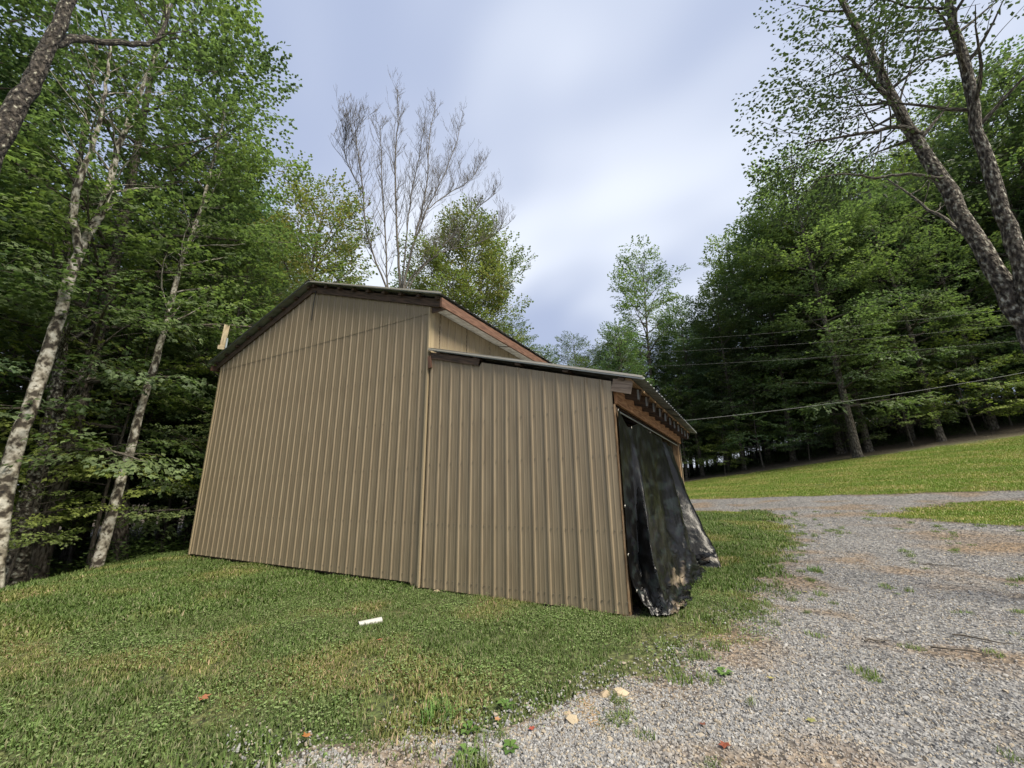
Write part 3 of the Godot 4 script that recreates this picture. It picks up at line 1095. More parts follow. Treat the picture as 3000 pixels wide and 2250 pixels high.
# ---------------------------------------------------------------- tarpaulin
func build_tarp() -> void:
	var cols := [
		[V(3.485, 2.62, 0.0), V(3.478, 1.85, 0.012), V(3.478, 1.2, 0.012), V(3.48, 0.45, 0.01), V(3.58, 0.2, 0.0), V(3.71, 0.0, 0.03)],
		[V(3.49, 2.40, -0.42), V(3.49, 1.75, -0.46), V(3.495, 1.15, -0.42), V(3.51, 0.5, -0.34), V(3.62, 0.16, -0.14), V(3.80, 0.0, -0.02)],
		[V(3.50, 2.44, -0.75), V(3.60, 1.75, -0.62), V(3.68, 1.1, -0.40), V(3.76, 0.52, -0.18), V(3.83, 0.17, -0.14), V(3.92, 0.0, -0.10)],
		[V(3.50, 2.53, -1.2), V(3.53, 1.75, -1.10), V(3.60, 1.1, -0.9), V(3.69, 0.5, -0.62), V(3.80, 0.13, -0.5), V(3.98, 0.0, -0.35)],
		[V(3.50, 2.52, -1.9), V(3.57, 1.75, -1.75), V(3.66, 1.15, -1.5), V(3.75, 0.55, -1.25), V(3.85, 0.12, -1.05), V(4.04, 0.0, -0.7)],
		[V(3.48, 2.51, -2.6), V(3.51, 1.75, -2.40), V(3.60, 1.1, -2.1), V(3.71, 0.5, -1.9), V(3.84, 0.10, -1.8), V(4.01, 0.0, -1.7)],
		[V(3.50, 2.5, -3.2), V(3.66, 1.78, -3.0), V(3.80, 1.16, -2.72), V(3.91, 0.6, -2.45), V(4.0, 0.18, -2.45), V(4.13, 0.0, -2.8)],
		[V(3.40, 2.47, -3.5), V(3.40, 1.75, -3.5), V(3.44, 1.15, -3.4), V(3.52, 0.6, -3.25), V(3.62, 0.2, -3.15), V(3.85, 0.0, -3.05)],
		[V(3.51, 2.46, -3.85), V(3.72, 1.6, -3.9), V(3.90, 1.1, -3.8), V(4.08, 0.62, -3.6), V(4.24, 0.26, -3.38), V(4.30, 0.0, -3.2)],
		[V(3.46, 2.44, -4.1), V(3.58, 1.62, -4.3), V(3.74, 1.1, -4.2), V(3.92, 0.6, -4.0), V(4.1, 0.25, -3.75), V(4.18, 0.0, -3.5)],
		[V(3.50, 2.43, -4.4), V(3.64, 1.65, -4.7), V(3.78, 1.1, -4.6), V(3.96, 0.6, -4.4), V(4.14, 0.25, -4.1), V(4.22, 0.0, -3.9)]]
	var nu := 120
	var nv := 90
	var f := FastNoiseLite.new()
	f.seed = 12
	f.frequency = 1.0
	f.fractal_octaves = 4
	var P := []
	for iv in nv + 1:
		var tv := float(iv) / nv * 5.0
		var kv := mini(int(tv), 4)
		var fv := tv - kv
		var row := []
		for c in cols:
			row.append(cat(c, kv, fv))
		var line := []
		for iu in nu + 1:
			var tu := float(iu) / nu * (cols.size() - 1)
			var ku := mini(int(tu), cols.size() - 2)
			var p := cat(row, ku, tu - ku)
			# crumples: small near the rail, deep where it lies in a heap
			var low := clampf(1.0 - p.y / 1.4, 0.0, 1.0)
			var amp := 0.006 + 0.040 * low * low
			var w1 := f.get_noise_3d(p.z * 3.2, p.y * 2.2, p.x * 5.0)
			var ridge := 1.0 - 2.0 * absf(f.get_noise_3d(p.z * 2.4 + 20.0, p.y * 1.4 - 5.0, p.x * 4.0))
			p.x += (w1 * amp + (ridge - 0.6) * 0.03 * (0.25 + low) + sin(float(iu) * 0.62 + p.y * 0.8 + 2.0 * w1) * 0.010 * (0.4 + low)) * smoothstep(0.0, 8.0, float(iu))
			p.y += (f.get_noise_3d(p.z * 4.0 + 9.0, p.y * 3.0, p.x * 6.0) * 0.08 + ridge * 0.04) * low * low
			p.z += f.get_noise_3d(p.z * 2.0 + 3.0, p.y * 2.0, 4.0) * 0.03 * low
			var gh := ground_h(p.x, p.z)
			p.y = maxf(p.y + gh * clampf(1.0 - p.y * 2.0, 0.0, 1.0), gh + 0.022 + 0.03 * absf(w1))
			line.append(p)
		P.append(line)
	var g := Geo.new()
	g.colored = true
	for iv in nv + 1:
		for iu in nu + 1:
			var p: Vector3 = P[iv][iu]
			var du: Vector3 = P[iv][mini(iu + 1, nu)] - P[iv][maxi(iu - 1, 0)]
			var dv: Vector3 = P[mini(iv + 1, nv)][iu] - P[maxi(iv - 1, 0)][iu]
			var n := du.cross(dv).normalized()
			if n.x < 0:
				n = -n
			g.v.append(p)
			g.n.append(n)
			g.t.append(Vector2(float(iu) / nu * 5.5, float(iv) / nv * 3.1))
			# dried mud on the heap, grey dust and painted sheen elsewhere
			var col := Color(0.0055, 0.0057, 0.0068)
			var s := f.get_noise_2d(float(iu) * 0.09, float(iv) * 0.16 + 50.0)
			var mud := clampf(0.95 - Vector2((p.z + 1.5) / 0.75, (p.x - 3.83 + (p.z + 1.5) * 0.02) / 0.035).length() + s * 0.8, 0, 1) * (1.0 if p.y < 0.35 else 0.0)
			mud = maxf(mud, clampf(0.9 - Vector2((p.z + 0.45) / 0.35, (p.x - 3.95) / 0.08).length() + s, 0, 0.8) * (1.0 if p.y < 0.25 else 0.0))
			mud = maxf(mud, clampf(0.9 - Vector2((p.z + 3.5) / 0.35, (p.y - 0.2) / 0.06).length() + s, 0, 0.9) * (1.0 if p.x > 4.0 else 0.0))
			col = col.lerp(Color(0.03, 0.031, 0.033), clampf(s * 1.8 - 0.1, 0, 0.4))
			g.c.append(col.lerp(Color(0.26, 0.21, 0.15), mud))
	for iv in nv:
		for iu in nu:
			var k := iv * (nu + 1) + iu
			g.i.append_array([k, k + nu + 2, k + 1, k, k + nu + 1, k + nu + 2])
	var t := thing("tarpaulin", "crumpled black plastic tarp hanging over the lean-to's open side", "tarp")
	part("sheet", g.mesh(), M.tarp, t)
	for q in [[0, 2], [0, 34], [0, 48], [0, 66], [20, 1], [52, 1], [76, 1]]:
		var p: Vector3 = P[q[1]][q[0]]
		var tm := TorusMesh.new()
		tm.inner_radius = 0.010
		tm.outer_radius = 0.021
		tm.rings = 12
		tm.ring_segments = 6
		var o := part("grommet", tm, M.brass, t)
		o.position = p + Vector3(0.006, 0, 0.006)
		o.rotation = Vector3(0.4, 0, PI / 2 - 0.3)

func cat(c: Array, k: int, f: float) -> Vector3:
	var a: Vector3 = c[maxi(k - 1, 0)]
	var b: Vector3 = c[k]
	var d: Vector3 = c[mini(k + 1, c.size() - 1)]
	var e: Vector3 = c[mini(k + 2, c.size() - 1)]
	return b.cubic_interpolate(d, a, e, f)

# ---------------------------------------------------------------- trees
# A spray is a twig with its leaves; sprays are set along the branches.
func spray(seed_n: int, count: int, reach: float, leaf: float, cols: Array, lobed: bool, droop := 0.25) -> Dictionary:
	var r := RandomNumberGenerator.new()
	r.seed = seed_n
	var v := PackedVector3Array()
	var n := PackedVector3Array()
	var c := PackedColorArray()
	for k in count:
		var t := (k + 0.5) / count
		var side := 1.0 if k % 2 == 0 else -1.0
		var off := r.randf_range(0.1, 0.55) * reach * (1.0 - 0.45 * t)
		var at := Vector3(t * reach, r.randf_range(-0.10, 0.06) * reach - droop * t * t * reach * 0.5, side * off)
		at.y -= absf(at.z) * 0.25
		var dir := Vector3(r.randf_range(0.1, 1.0), r.randf_range(-0.7, 0.1), side * r.randf_range(0.1, 1.0)).normalized()
		var up := Vector3(r.randf_range(-0.5, 0.5), 1.0, r.randf_range(-0.5, 0.5))
		var x := dir.cross(up).normalized()
		var nn := x.cross(dir).normalized()
		var s := leaf * r.randf_range(0.7, 1.25)
		var col: Color = cols[r.randi() % cols.size()]
		col = col * r.randf_range(0.75, 1.3)
		var tris := []
		var bend := nn * s * -0.12
		if lobed:
			tris = [Vector3.ZERO, x * -0.52 * s + dir * 0.44 * s + bend, dir * 0.74 * s, x * -0.34 * s + dir * 0.50 * s, dir * s + bend * 1.6, x * 0.34 * s + dir * 0.50 * s, Vector3.ZERO, dir * 0.74 * s, x * 0.52 * s + dir * 0.44 * s + bend]
		else:
			tris = [Vector3.ZERO, x * -0.36 * s + dir * 0.45 * s + bend, dir * s, Vector3.ZERO, dir * s, x * 0.36 * s + dir * 0.45 * s + bend]
		for q in range(0, tris.size(), 3):
			var A: Vector3 = tris[q]
			var B: Vector3 = tris[q + 1]
			var D: Vector3 = tris[q + 2]
			var fn := (B - A).cross(D - A).normalized()
			if fn.dot(nn) > 0.0:
				var sw := B
				B = D
				D = sw
			else:
				fn = -fn
			for p in [A, B, D]:
				v.append(at + (p as Vector3))
				n.append(fn)
				c.append(col)
	return {"v": v, "n": n, "c": c}

class Crown:
	var v := PackedVector3Array()
	var n := PackedVector3Array()
	var c := PackedColorArray()

	func add(sp: Dictionary, xf: Transform3D) -> void:
		v.append_array(xf * (sp.v as PackedVector3Array))
		n.append_array(Transform3D(xf.basis.orthonormalized(), Vector3.ZERO) * (sp.n as PackedVector3Array))
		c.append_array(sp.c)

	func mesh() -> ArrayMesh:
		var a := []
		a.resize(Mesh.ARRAY_MAX)
		a[Mesh.ARRAY_VERTEX] = v
		a[Mesh.ARRAY_NORMAL] = n
		a[Mesh.ARRAY_COLOR] = c
		var m := ArrayMesh.new()
		m.add_surface_from_arrays(Mesh.PRIMITIVE_TRIANGLES, a)
		return m

func aim(at: Vector3, dir: Vector3, roll: float, s: float) -> Transform3D:
	var x := dir.normalized()
	var z := x.cross(Vector3.UP)
	if z.length_squared() < 0.01:
		z = Vector3(0, 0, 1)
	z = z.normalized()
	var y := z.cross(x)
	return Transform3D(Basis(x, y, z).rotated(x, roll).scaled_local(Vector3.ONE * s), at)

# one limb with side twigs; sprays hang on the twigs
func limb(g: Geo, cr: Crown, sprays: Array, r: RandomNumberGenerator, from: Vector3, dir: Vector3, length: float, radius: float, up_turn: float, dense: float, size: float, bare := 0.25, sides := 5) -> void:
	var pts := [from]
	var rad := [radius]
	var p := from
	var d := dir.normalized()
	var steps := 5
	for k in steps:
		d = (d + Vector3(r.randf_range(-0.18, 0.18), r.randf_range(-0.10, 0.12) + up_turn, r.randf_range(-0.18, 0.18))).normalized()
		p += d * length / steps
		pts.append(p)
		rad.append(maxf(radius * (1.0 - 0.85 * (k + 1) / steps), 0.004))
	g.tube(pts, rad, sides)
	if sprays.is_empty():
		return
	var twigs := int(maxf(2.0, length * 2.6 * dense))
	var lot := r.randi() % sprays.size()   # a limb's leaves are of one cast
	for k in twigs:
		var f := bare + (1.0 - bare) * (k + r.randf()) / twigs
		var q := f * steps
		var i := mini(int(q), steps - 1)
		var at: Vector3 = (pts[i] as Vector3).lerp(pts[i + 1], q - i)
		var fwd: Vector3 = ((pts[i + 1] as Vector3) - (pts[i] as Vector3)).normalized()
		var side := fwd.cross(Vector3.UP).normalized() * (1.0 if k % 2 == 0 else -1.0)
		var td := (fwd * r.randf_range(0.3, 1.0) + side * r.randf_range(0.5, 1.1) + Vector3.UP * r.randf_range(-0.25, 0.3)).normalized()
		var tl := length * 0.34 * (1.15 - f) + 0.30
		var te := at + td * tl
		g.tube([at, at + td * tl * 0.5 + Vector3.UP * 0.02, te], [maxf(radius * 0.28 * (1.1 - f), 0.006), 0.005, 0.003], 3)
		var ns := int(maxf(1.0, tl / (0.36 * size)))
		for s in ns:
			var sf := (s + r.randf_range(0.3, 1.0)) / ns
			var sd := (td + Vector3(r.randf_range(-0.5, 0.5), r.randf_range(-0.35, 0.2), r.randf_range(-0.5, 0.5))).normalized()
			cr.add(sprays[(lot + r.randi() % 2 * 3) % sprays.size()], aim(at + td * tl * sf, sd, r.randf_range(-0.35, 0.35), size * r.randf_range(0.8, 1.25)))
	cr.add(sprays[lot], aim(p, d, r.randf_range(-0.3, 0.3), size * 1.1))

func profile(kind: String, f: float) -> float:
	match kind:
		"dome":
			return pow(maxf(1.0 - pow(absf(f - 0.4) / 0.62, 2.4), 0.02), 0.6)
		"layers":
			return lerpf(1.0, 0.35, f * f)
		"column":
			return lerpf(0.85, 0.45, f) * (1.0 if f > 0.08 else 0.7)
	return 1.0

func tree(called: String, label: String, category: String, seed_n: int, o: Dictionary) -> Node3D:
	var r := RandomNumberGenerator.new()
	r.seed = seed_n
	var H: float = o.h
	var g := Geo.new()
	var cr := Crown.new()
	var pts := []
	var rad := []
	var wob: Vector3 = Vector3(r.randf_range(-1, 1), 0, r.randf_range(-1, 1)) * o.get("lean", 0.25)
	var n := 9
	for k in n + 1:
		var f := float(k) / n
		pts.append(Vector3(0, -0.25 + f * (H + 0.25), 0) + wob * f * H * 0.12 + Vector3(sin(f * 5.0 + seed_n), 0, cos(f * 4.0 + seed_n * 2.0)) * 0.22 * f)
		rad.append(maxf(o.r * (1.0 - 0.92 * f), 0.015))
	rad[0] = o.r * 1.45
	pts.insert(1, pts[0] + Vector3(0, 0.6, 0))
	rad.insert(1, o.r * 1.05)
	g.tube(pts, rad, 9, 1.0)
	var sprays: Array = o.sprays
	var cb: float = o.base
	var nb: int = o.limbs
	for k in nb:
		var f := (k + r.randf_range(0.2, 0.8)) / nb
		var hh := lerpf(cb, 0.985, f)
		var q := (hh * H + 0.25) / (H + 0.25) * n + 1.0
		var i := clampi(int(q), 1, n)
		var at: Vector3 = (pts[i] as Vector3).lerp(pts[mini(i + 1, n + 1)], q - i)
		var an := k * 2.39996 + r.randf_range(-0.5, 0.5)
		var reach: float = o.wide * profile(o.shape, f) * r.randf_range(0.65, 1.15)
		var rise: float = lerpf(o.get("rise0", 0.25), o.get("rise1", 1.0), f)
		var dir := Vector3(cos(an), rise + r.randf_range(-0.15, 0.15), sin(an))
		limb(g, cr, sprays, r, at, dir, reach, maxf(o.r * 0.38 * (1.0 - 0.7 * f), 0.02), o.get("turn", 0.02), o.get("dense", 1.0), o.get("size", 1.0), o.get("bare", 0.25))
	var t := Node3D.new()
	t.set_meta("label", label)
	t.set_meta("category", category)
	var tr := part("trunk", g.mesh(), o.bark, t)
	tr.name = "trunk"
	if cr.v.size():
		part("crown", cr.mesh(), M.leaf, t)
	t.set_meta("called", called)
	return t

func spray_set(seed_n: int, count: int, reach: float, leaf: float, tints: Array, lobed: bool) -> Array:
	var out := []
	for k in tints.size() * 2:
		out.append(spray(seed_n + k, count, reach, leaf, tints[k % tints.size()], lobed))
	return out

# polyline trees: bole and big limbs follow given points, the rest grows from them
func bole_tree(called: String, label: String, category: String, bark: Material, stems: Array, seed_n: int, sprays: Array, o: Dictionary) -> void:
	var r := RandomNumberGenerator.new()
	r.seed = seed_n
	var foot: Vector3 = stems[0][0][0]
	var base := Vector3(foot.x, ground_h(foot.x, foot.z), foot.z)
	var t := thing(called, label, category, base)
	var g := Geo.new()
	var cr := Crown.new()
	for s in stems:
		var src: Array = s[0]
		var r0: float = s[1]
		var r1: float = s[2]
		var pts := []
		var rad := []
		var total := (src.size() - 1) * 4
		for k in total + 1:
			var f := float(k) / total
			var q := f * (src.size() - 1)
			var i := mini(int(q), src.size() - 2)
			pts.append(cat(src, i, q - i) - base + Vector3(r.randf_range(-1, 1), 0, r.randf_range(-1, 1)) * 0.02)
			rad.append(lerpf(r0, r1, pow(f, 0.8)) * r.randf_range(0.96, 1.05))
		if s == stems[0]:
			pts[0] = pts[0] + Vector3(0, -0.2, 0)
			rad[0] = r0 * 1.35
		g.tube(pts, rad, 12, 1.0)
		var from: float = s[3]
		var count: int = s[4]
		for k in count:
			var f := from + (1.0 - from) * (k + r.randf()) / count
			var q := f * total
			var i := mini(int(q), total - 1)
			var at: Vector3 = (pts[i] as Vector3).lerp(pts[i + 1], q - i)
			var fwd: Vector3 = ((pts[i + 1] as Vector3) - (pts[i] as Vector3)).normalized()
			var an := k * 2.4 + r.randf_range(-0.6, 0.6)
			var side := fwd.cross(Vector3(0.2, 0.3, 1).normalized()).normalized().rotated(fwd, an)
			var dir: Vector3 = (fwd * r.randf_range(0.25, 0.9) + side + Vector3.UP * o.get("rise", 0.15)).normalized()
			limb(g, cr, sprays, r, at, dir, r.randf_range(o.lmin, o.lmax) * (1.1 - 0.5 * f), lerpf(r0, r1, f) * 0.42, o.get("turn", 0.03), o.get("dense", 1.0), o.get("size", 1.0), o.get("bare", 0.25), 5)
	part("trunk", g.mesh(), bark, t)
	if cr.v.size():
		part("crown", cr.mesh(), M.leaf, t)

func build_trees() -> void:
	var g1 := Color(0.100, 0.142, 0.074)
	var g2 := Color(0.140, 0.190, 0.092)
	var g3 := Color(0.182, 0.240, 0.104)
	var g4 := Color(0.250, 0.312, 0.115)
	var ol1 := Color(0.19, 0.215, 0.075)
	var ol2 := Color(0.25, 0.255, 0.095)
	var ol3 := Color(0.28, 0.23, 0.11)
	var sp_tall := spray_set(100, 30, 0.85, 0.155, [[g1, g2], [g2, g3], [g2, g3, g4]], false)
	var sp_edge := spray_set(200, 30, 0.72, 0.115, [[g1, g2], [g2, g3], [g3, g4]], true)
	var sp_bright := spray_set(300, 28, 0.62, 0.105, [[g2, g3], [g3, g4], [g4, g4 * 1.2]], true)
	var sp_olive := spray_set(400, 26, 0.70, 0.115, [[ol1, ol2], [ol2, ol3, g3], [g3, ol1]], false)
	var sp_birch := spray_set(500, 18, 0.60, 0.09, [[g1, g2], [g2, Color(0.075, 0.12, 0.045)], [g3, g2]], true)
	var sp_dark := spray_set(600, 24, 0.60, 0.072, [[Color(0.045, 0.062, 0.034), Color(0.06, 0.08, 0.042)], [Color(0.075, 0.10, 0.05), Color(0.055, 0.075, 0.045)]], false)

	var tall := []
	for k in 4:
		tall.append(tree("", "", "tree", 1000 + k, {"h": 20.0 + k, "r": 0.24, "base": [0.14, 0.19, 0.24, 0.12][k], "wide": [3.9, 3.6, 3.4, 4.3][k], "limbs": 54, "shape": "dome", "sprays": sp_tall, "bark": M.forest_bark, "size": 1.15, "rise0": -0.05, "rise1": 0.9, "dense": 1.2}))
	var edge := []
	for k in 3:
		edge.append(tree("", "", "tree", 2000 + k, {"h": 16.0 + k * 1.5, "r": 0.19, "base": [0.14, 0.20, 0.11][k], "wide": [3.7, 3.3, 4.0][k], "limbs": 54, "shape": "dome", "sprays": sp_edge, "bark": M.forest_bark, "size": 1.05, "rise0": -0.05, "rise1": 0.9, "dense": 1.15}))
	var under := []
	for k in 3:
		under.append(tree("", "", "tree", 3000 + k, {"h": 6.0 + k * 1.2, "r": 0.055, "base": [0.22, 0.3, 0.18][k], "wide": [2.1, 1.8, 2.4][k], "limbs": 24, "shape": "layers", "sprays": sp_bright, "bark": M.forest_bark, "size": 0.95, "rise0": 0.08, "rise1": 0.5, "turn": -0.02, "dense": 1.2}))
	var olive := []
	for k in 2:
		olive.append(tree("", "", "tree", 4000 + k, {"h": 19.0, "r": 0.22, "base": 0.25, "wide": [4.0, 5.2][k], "limbs": [56, 76][k], "shape": "dome", "sprays": sp_olive, "bark": M.forest_bark, "size": 1.15, "rise0": 0.35, "rise1": 1.3, "dense": 1.5}))
	var airy := tree("", "", "tree", 5001, {"h": 20.0, "r": 0.2, "base": 0.50, "wide": 4.0, "limbs": 26, "shape": "dome", "sprays": sp_tall, "bark": M.forest_bark, "size": 1.0, "rise0": 0.4, "rise1": 1.4, "dense": 0.9})

	# trees that one can point to
	var named := [
		[airy, -1.3, -31.8, 1.05, "slender_tree", "slender tree with open crown standing above the hollow beyond the lean-to roof"],
		[olive[0], -12.0, -4.9, 0.90, "olive_tree", "tree with brownish olive leaves left of the bare dead tree"],
		[olive[1], -8.2, -12.4, 0.86, "olive_tree", "broad olive-green tree behind the bare dead tree and the roof"],
		[tall[3], 11.26, -27.9, 1.0, "maple_tree", "thick-trunked maple standing foremost at the edge of the far lawn"],
		[edge[1], 15.9, -30.0, 1.1, "maple_tree", "maple at the lawn's edge beside the leaning near trunk"],
		[edge[0], -10.0, -1.2, 0.66, "maple_tree", "leafy maple rising beside the shed's left eave"],
		[edge[2], -10.8, 1.9, 1.15, "maple_tree", "tallest leafy maple, its crown meeting the open sky left of the shed"]]
	for s in named:
		var y := ground_h(s[1], s[2])
		copy_of(s[0], s[4], s[5], "", Vector3(s[1], y, s[2]), s[1] * 1.3, s[3])
	var row := []

	# woods to the left, behind, and across the lawn: set out on a jittered grid
	var r := RandomNumberGenerator.new()
	r.seed = 909
	var eye := Vector2(4.94, 5.65)
	var taken := [Vector2(-8.31, 3.07), Vector2(-9.0, 1.32), Vector2(-9.92, 2.44), Vector2(-11.1, 0.1), Vector2(-9.4, -8.3)]
	for s in named:
		taken.append(Vector2(s[1], s[2]))
	var groups := {"left": "trees of the wood left of the shed", "back": "trees behind the shed", "right": "trees of the wood across the lawn"}
	var says := {"left": "tall green tree in the dense wood left of the shed", "back": "green tree in the wood showing beyond the shed roof", "right": "tall green tree in the wood across the far lawn"}
	var z := -58.0
	while z < 26.0:
		var x := -46.0
		while x < 52.0:
			var px := x + r.randf_range(-1.3, 1.3)
			var pz := z + r.randf_range(-1.3, 1.3)
			var roll := r.randf()
			var turn := r.randf() * TAU
			var size := r.randf_range(0.85, 1.12)
			x += 3.6
			var p := Vector2(px, pz)
			var d := eye.distance_to(p)
			var zone := ""
			var proto: Node3D = null
			if px < -9.6 - maxf(pz - 4.0, 0.0) * 0.3 and px > -34.0 and pz > -34.0 and pz < 22.0:
				zone = "left"
				proto = edge[int(roll * 2.99)] if px > -14.5 or roll < 0.35 else tall[int(roll * 3.99)]
			elif px >= -9.6 and px < 0.0 and pz < -19.5 and pz > -40.0:
				zone = "back"
				if d > 44.0 or px > -3.0:
					proto = tall[int(roll * 3.99)]
					size *= 0.62
				else:
					proto = edge[int(roll * 2.99)]
					size *= 0.74
			elif px >= 0.0 and pz < -28.5 - absf(sin(px)) * 1.5 and pz > -52.0 and px < 48.0:
				zone = "right"
				proto = tall[int(roll * 3.99)] if roll > 0.25 and pz > -43.0 else edge[int(roll * 11.0) % 3]
				size *= 0.85 + 0.3 * absf(sin(px * 12.7 + pz * 3.3))
				if px < 6.0:
					size *= 0.72
				elif px < 10.0:
					size *= 0.84
			if zone == "" or d > 62.0:
				continue
			if in_barn(px, pz, 2.2) or zone == "left" and px > -26.0 and roll > 0.62:
				continue
			var bearing := rad_to_deg(atan2(px - eye.x, eye.y - pz))
			if bearing > -28.0 and bearing < -7.0:
				size = minf(size, (1.5 + d * tan(deg_to_rad(18.5))) / 21.0)
			elif bearing >= -7.0 and bearing < 1.0:
				size = minf(size, (1.5 + d * tan(deg_to_rad(23.0))) / 21.0)
			if zone == "left" and bearing > -66.0:
				size = minf(size, (1.5 + d * tan(deg_to_rad(31.0))) / 21.0)
			var ok := true
			for q in taken:
				if p.distance_to(q) < 2.0:
					ok = false
			if not ok:
				continue
			if zone == "right" and px < 14 and pz > -31 and roll > 0.8:
				continue
			taken.append(p)
			var label: String = says[zone]
			var grp: String = groups[zone]
			if zone == "right" and pz > -33.0 and px < 24.0:
				row.append([px, copy_of(proto, "forest_tree", label, grp, Vector3(px, ground_h(px, pz), pz), turn, size)])
				continue
			copy_of(proto, "forest_tree", label, grp, Vector3(px, ground_h(px, pz), pz), turn, size)
		z += 3.6

	var ordinals := ["first", "second", "third", "fourth", "fifth", "sixth", "seventh", "eighth", "ninth", "tenth", "eleventh", "twelfth", "thirteenth", "fourteenth", "fifteenth", "sixteenth"]
	row.sort_custom(func(a, b): return a[0] < b[0])
	for k in row.size():
		(row[k][1] as Node3D).set_meta("label", "%s tree from the left in the front row of the wood across the lawn" % ordinals[mini(k, ordinals.size() - 1)])

	# young maples under the wood's edge
	var saplings := [[-9.6, 2.6, 0.6, 0], [-10.2, -2.2, 0.75, 1], [-10.6, 1.0, 1.0, 2], [-11.6, 3.4, 1.05, 0], [-12.6, 1.9, 1.1, 1], [-13.4, 4.6, 1.0, 2], [-9.9, 4.4, 0.7, 1], [-12.2, -1.2, 1.2, 2], [-14.8, 0.2, 1.1, 0], [-10.2, -5.4, 1.3, 1], [-15.6, 2.8, 1.2, 1], [-17.0, 5.6, 1.2, 0]]
	var sapling_says := ["at the foot of the far-left birch", "close against the shed's left wall", "between the two birches, nearest the bank", "behind the far-left birch's trunk", "behind the dark forked trunk", "at the far left edge of the picture", "in front of the far-left birch", "beyond the straight white birch", "deep in shade between the birches", "hidden behind the shed's left rear corner", "in the deep shade at far left", "farthest left in the dim wood"]
	for s in saplings:
		copy_of(under[s[3]], "young_maple", "young maple with bright leaves " + sapling_says[saplings.find(s)], "young maples left of the shed", Vector3(s[0], ground_h(s[0], s[1]), s[1]), s[0] * 2.1, s[2])
	for k in 26:
		var px := 1.5 + k * 1.35 + r.randf_range(-0.6, 0.6)
		var pz := -31.5 - r.randf_range(0.0, 7.0)
		copy_of(under[k % 3], "young_maple", "young maple beneath the tall trees across the far lawn", "young maples across the lawn", Vector3(px, ground_h(px, pz), pz), r.randf() * TAU, r.randf_range(0.8, 1.4))
	# low leafy trees that fill in behind the lean-to roof
	var low_says := ["leftmost low leafy tree above the lean-to roof", "second low leafy tree above the lean-to roof", "third low leafy tree above the lean-to roof", "fourth low leafy tree above the lean-to roof", "low leafy tree just left of the slender tree", "low leafy tree at the slender tree's foot", "low leafy tree right of the slender tree"]
	for k in low_says.size():
		var at := [Vector2(-11.6, -25.5), Vector2(-9.6, -27.8), Vector2(-7.6, -29.6), Vector2(-5.4, -30.4), Vector2(-3.6, -31.8), Vector2(-1.4, -33.6), Vector2(0.6, -31.4)][k] as Vector2
		var far := at.distance_to(eye)
		var gy := ground_h(at.x, at.y)
		copy_of(edge[k % 3], "leafy_tree", low_says[k], "low trees behind the lean-to roof", Vector3(at.x, gy, at.y), k * 1.9, (1.5 + far * tan(deg_to_rad([19.0, 20.5, 20.0, 18.5, 19.5, 18.0, 19.0][k])) - gy) / 18.5)
	for k in 40:   # brush that closes the wood's edge
		var px := -11.0 + k * 0.95 + r.randf_range(-0.5, 0.5)
		var pz := -33.0 - r.randf_range(0.0, 6.0) - 2.0 * absf(sin(k * 1.3))
		if k % 3 == 0:
			pz = -29.6 - r.randf_range(0.0, 1.2)
			if px < 1.0:
				pz -= 4.0
		copy_of(under[k % 3], "brush", "leafy brush under the trees at the far edge of the lawn", "brush at the lawn's far edge", Vector3(px, ground_h(px, pz) - 0.4, pz), r.randf() * TAU, r.randf_range(0.7, 1.25))
	# low thicket deep in the woods
	for k in 250:
		var px := r.randf_range(-38.0, -11.0) if k % 2 == 0 else r.randf_range(-6.0, 40.0)
		var pz := r.randf_range(-26.0, 16.0) if k % 2 == 0 else r.randf_range(-54.0, -33.5)
		if k % 4 == 1:
			px = r.randf_range(-9.0, 18.0)
			pz = r.randf_range(-47.0, -35.0)
		if k % 4 == 0 or k % 2 == 0 and px > -13.5 and pz > -8.0:
			continue
		var where := "left of the shed" if k % 2 == 0 else "across the lawn"
		copy_of(under[k % 3], "thicket_tree", "low dark tree filling the depth of the wood " + where, "low trees in the wood " + where, Vector3(px, ground_h(px, pz), pz), r.randf() * TAU, r.randf_range(0.7, 1.3))
	for p in tall + edge + under + olive + [airy]:
		p.free()

	# ---- birches and near trees, whose boles are seen
	bole_tree("birch_tree", "pale forked birch leaning at the picture's far left", "birch", M.birch_bark, [
		[[V(-8.31, -0.4, 3.05), V(-8.38, 2.06, 3.24), V(-8.45, 3.66, 3.18), V(-8.50, 5.67, 3.15), V(-8.54, 7.30, 3.09), V(-8.56, 8.75, 2.92), V(-8.62, 10.51, 2.93), V(-8.66, 12.02, 2.84), V(-8.69, 14.42, 2.71), V(-8.75, 16.76, 2.70)], 0.17, 0.03, 0.50, 20],
		[[V(-8.53, 7.1, 3.10), V(-8.37, 8.31, 3.44), V(-8.21, 9.72, 3.45), V(-8.05, 10.88, 3.50), V(-7.91, 11.87, 3.61), V(-7.78, 13.11, 3.80)], 0.09, 0.02, 0.35, 12]], 51, sp_birch, {"lmin": 1.2, "lmax": 3.0, "dense": 0.85, "rise": 0.35, "size": 0.95})
	bole_tree("birch_tree", "straight white birch with its foot on the crest of the grass bank", "birch", M.birch_bark, [
		[[V(-9.0, -0.5, 1.32), V(-9.06, 1.36, 1.22), V(-9.12, 3.52, 1.11), V(-9.16, 5.54, 0.98), V(-9.23, 7.95, 0.90), V(-9.25, 9.85, 0.70), V(-9.30, 12.65, 0.58), V(-9.37, 14.92, 0.53)], 0.135, 0.03, 0.45, 26]], 52, sp_edge, {"lmin": 1.4, "lmax": 3.0, "dense": 0.9, "rise": 0.2})
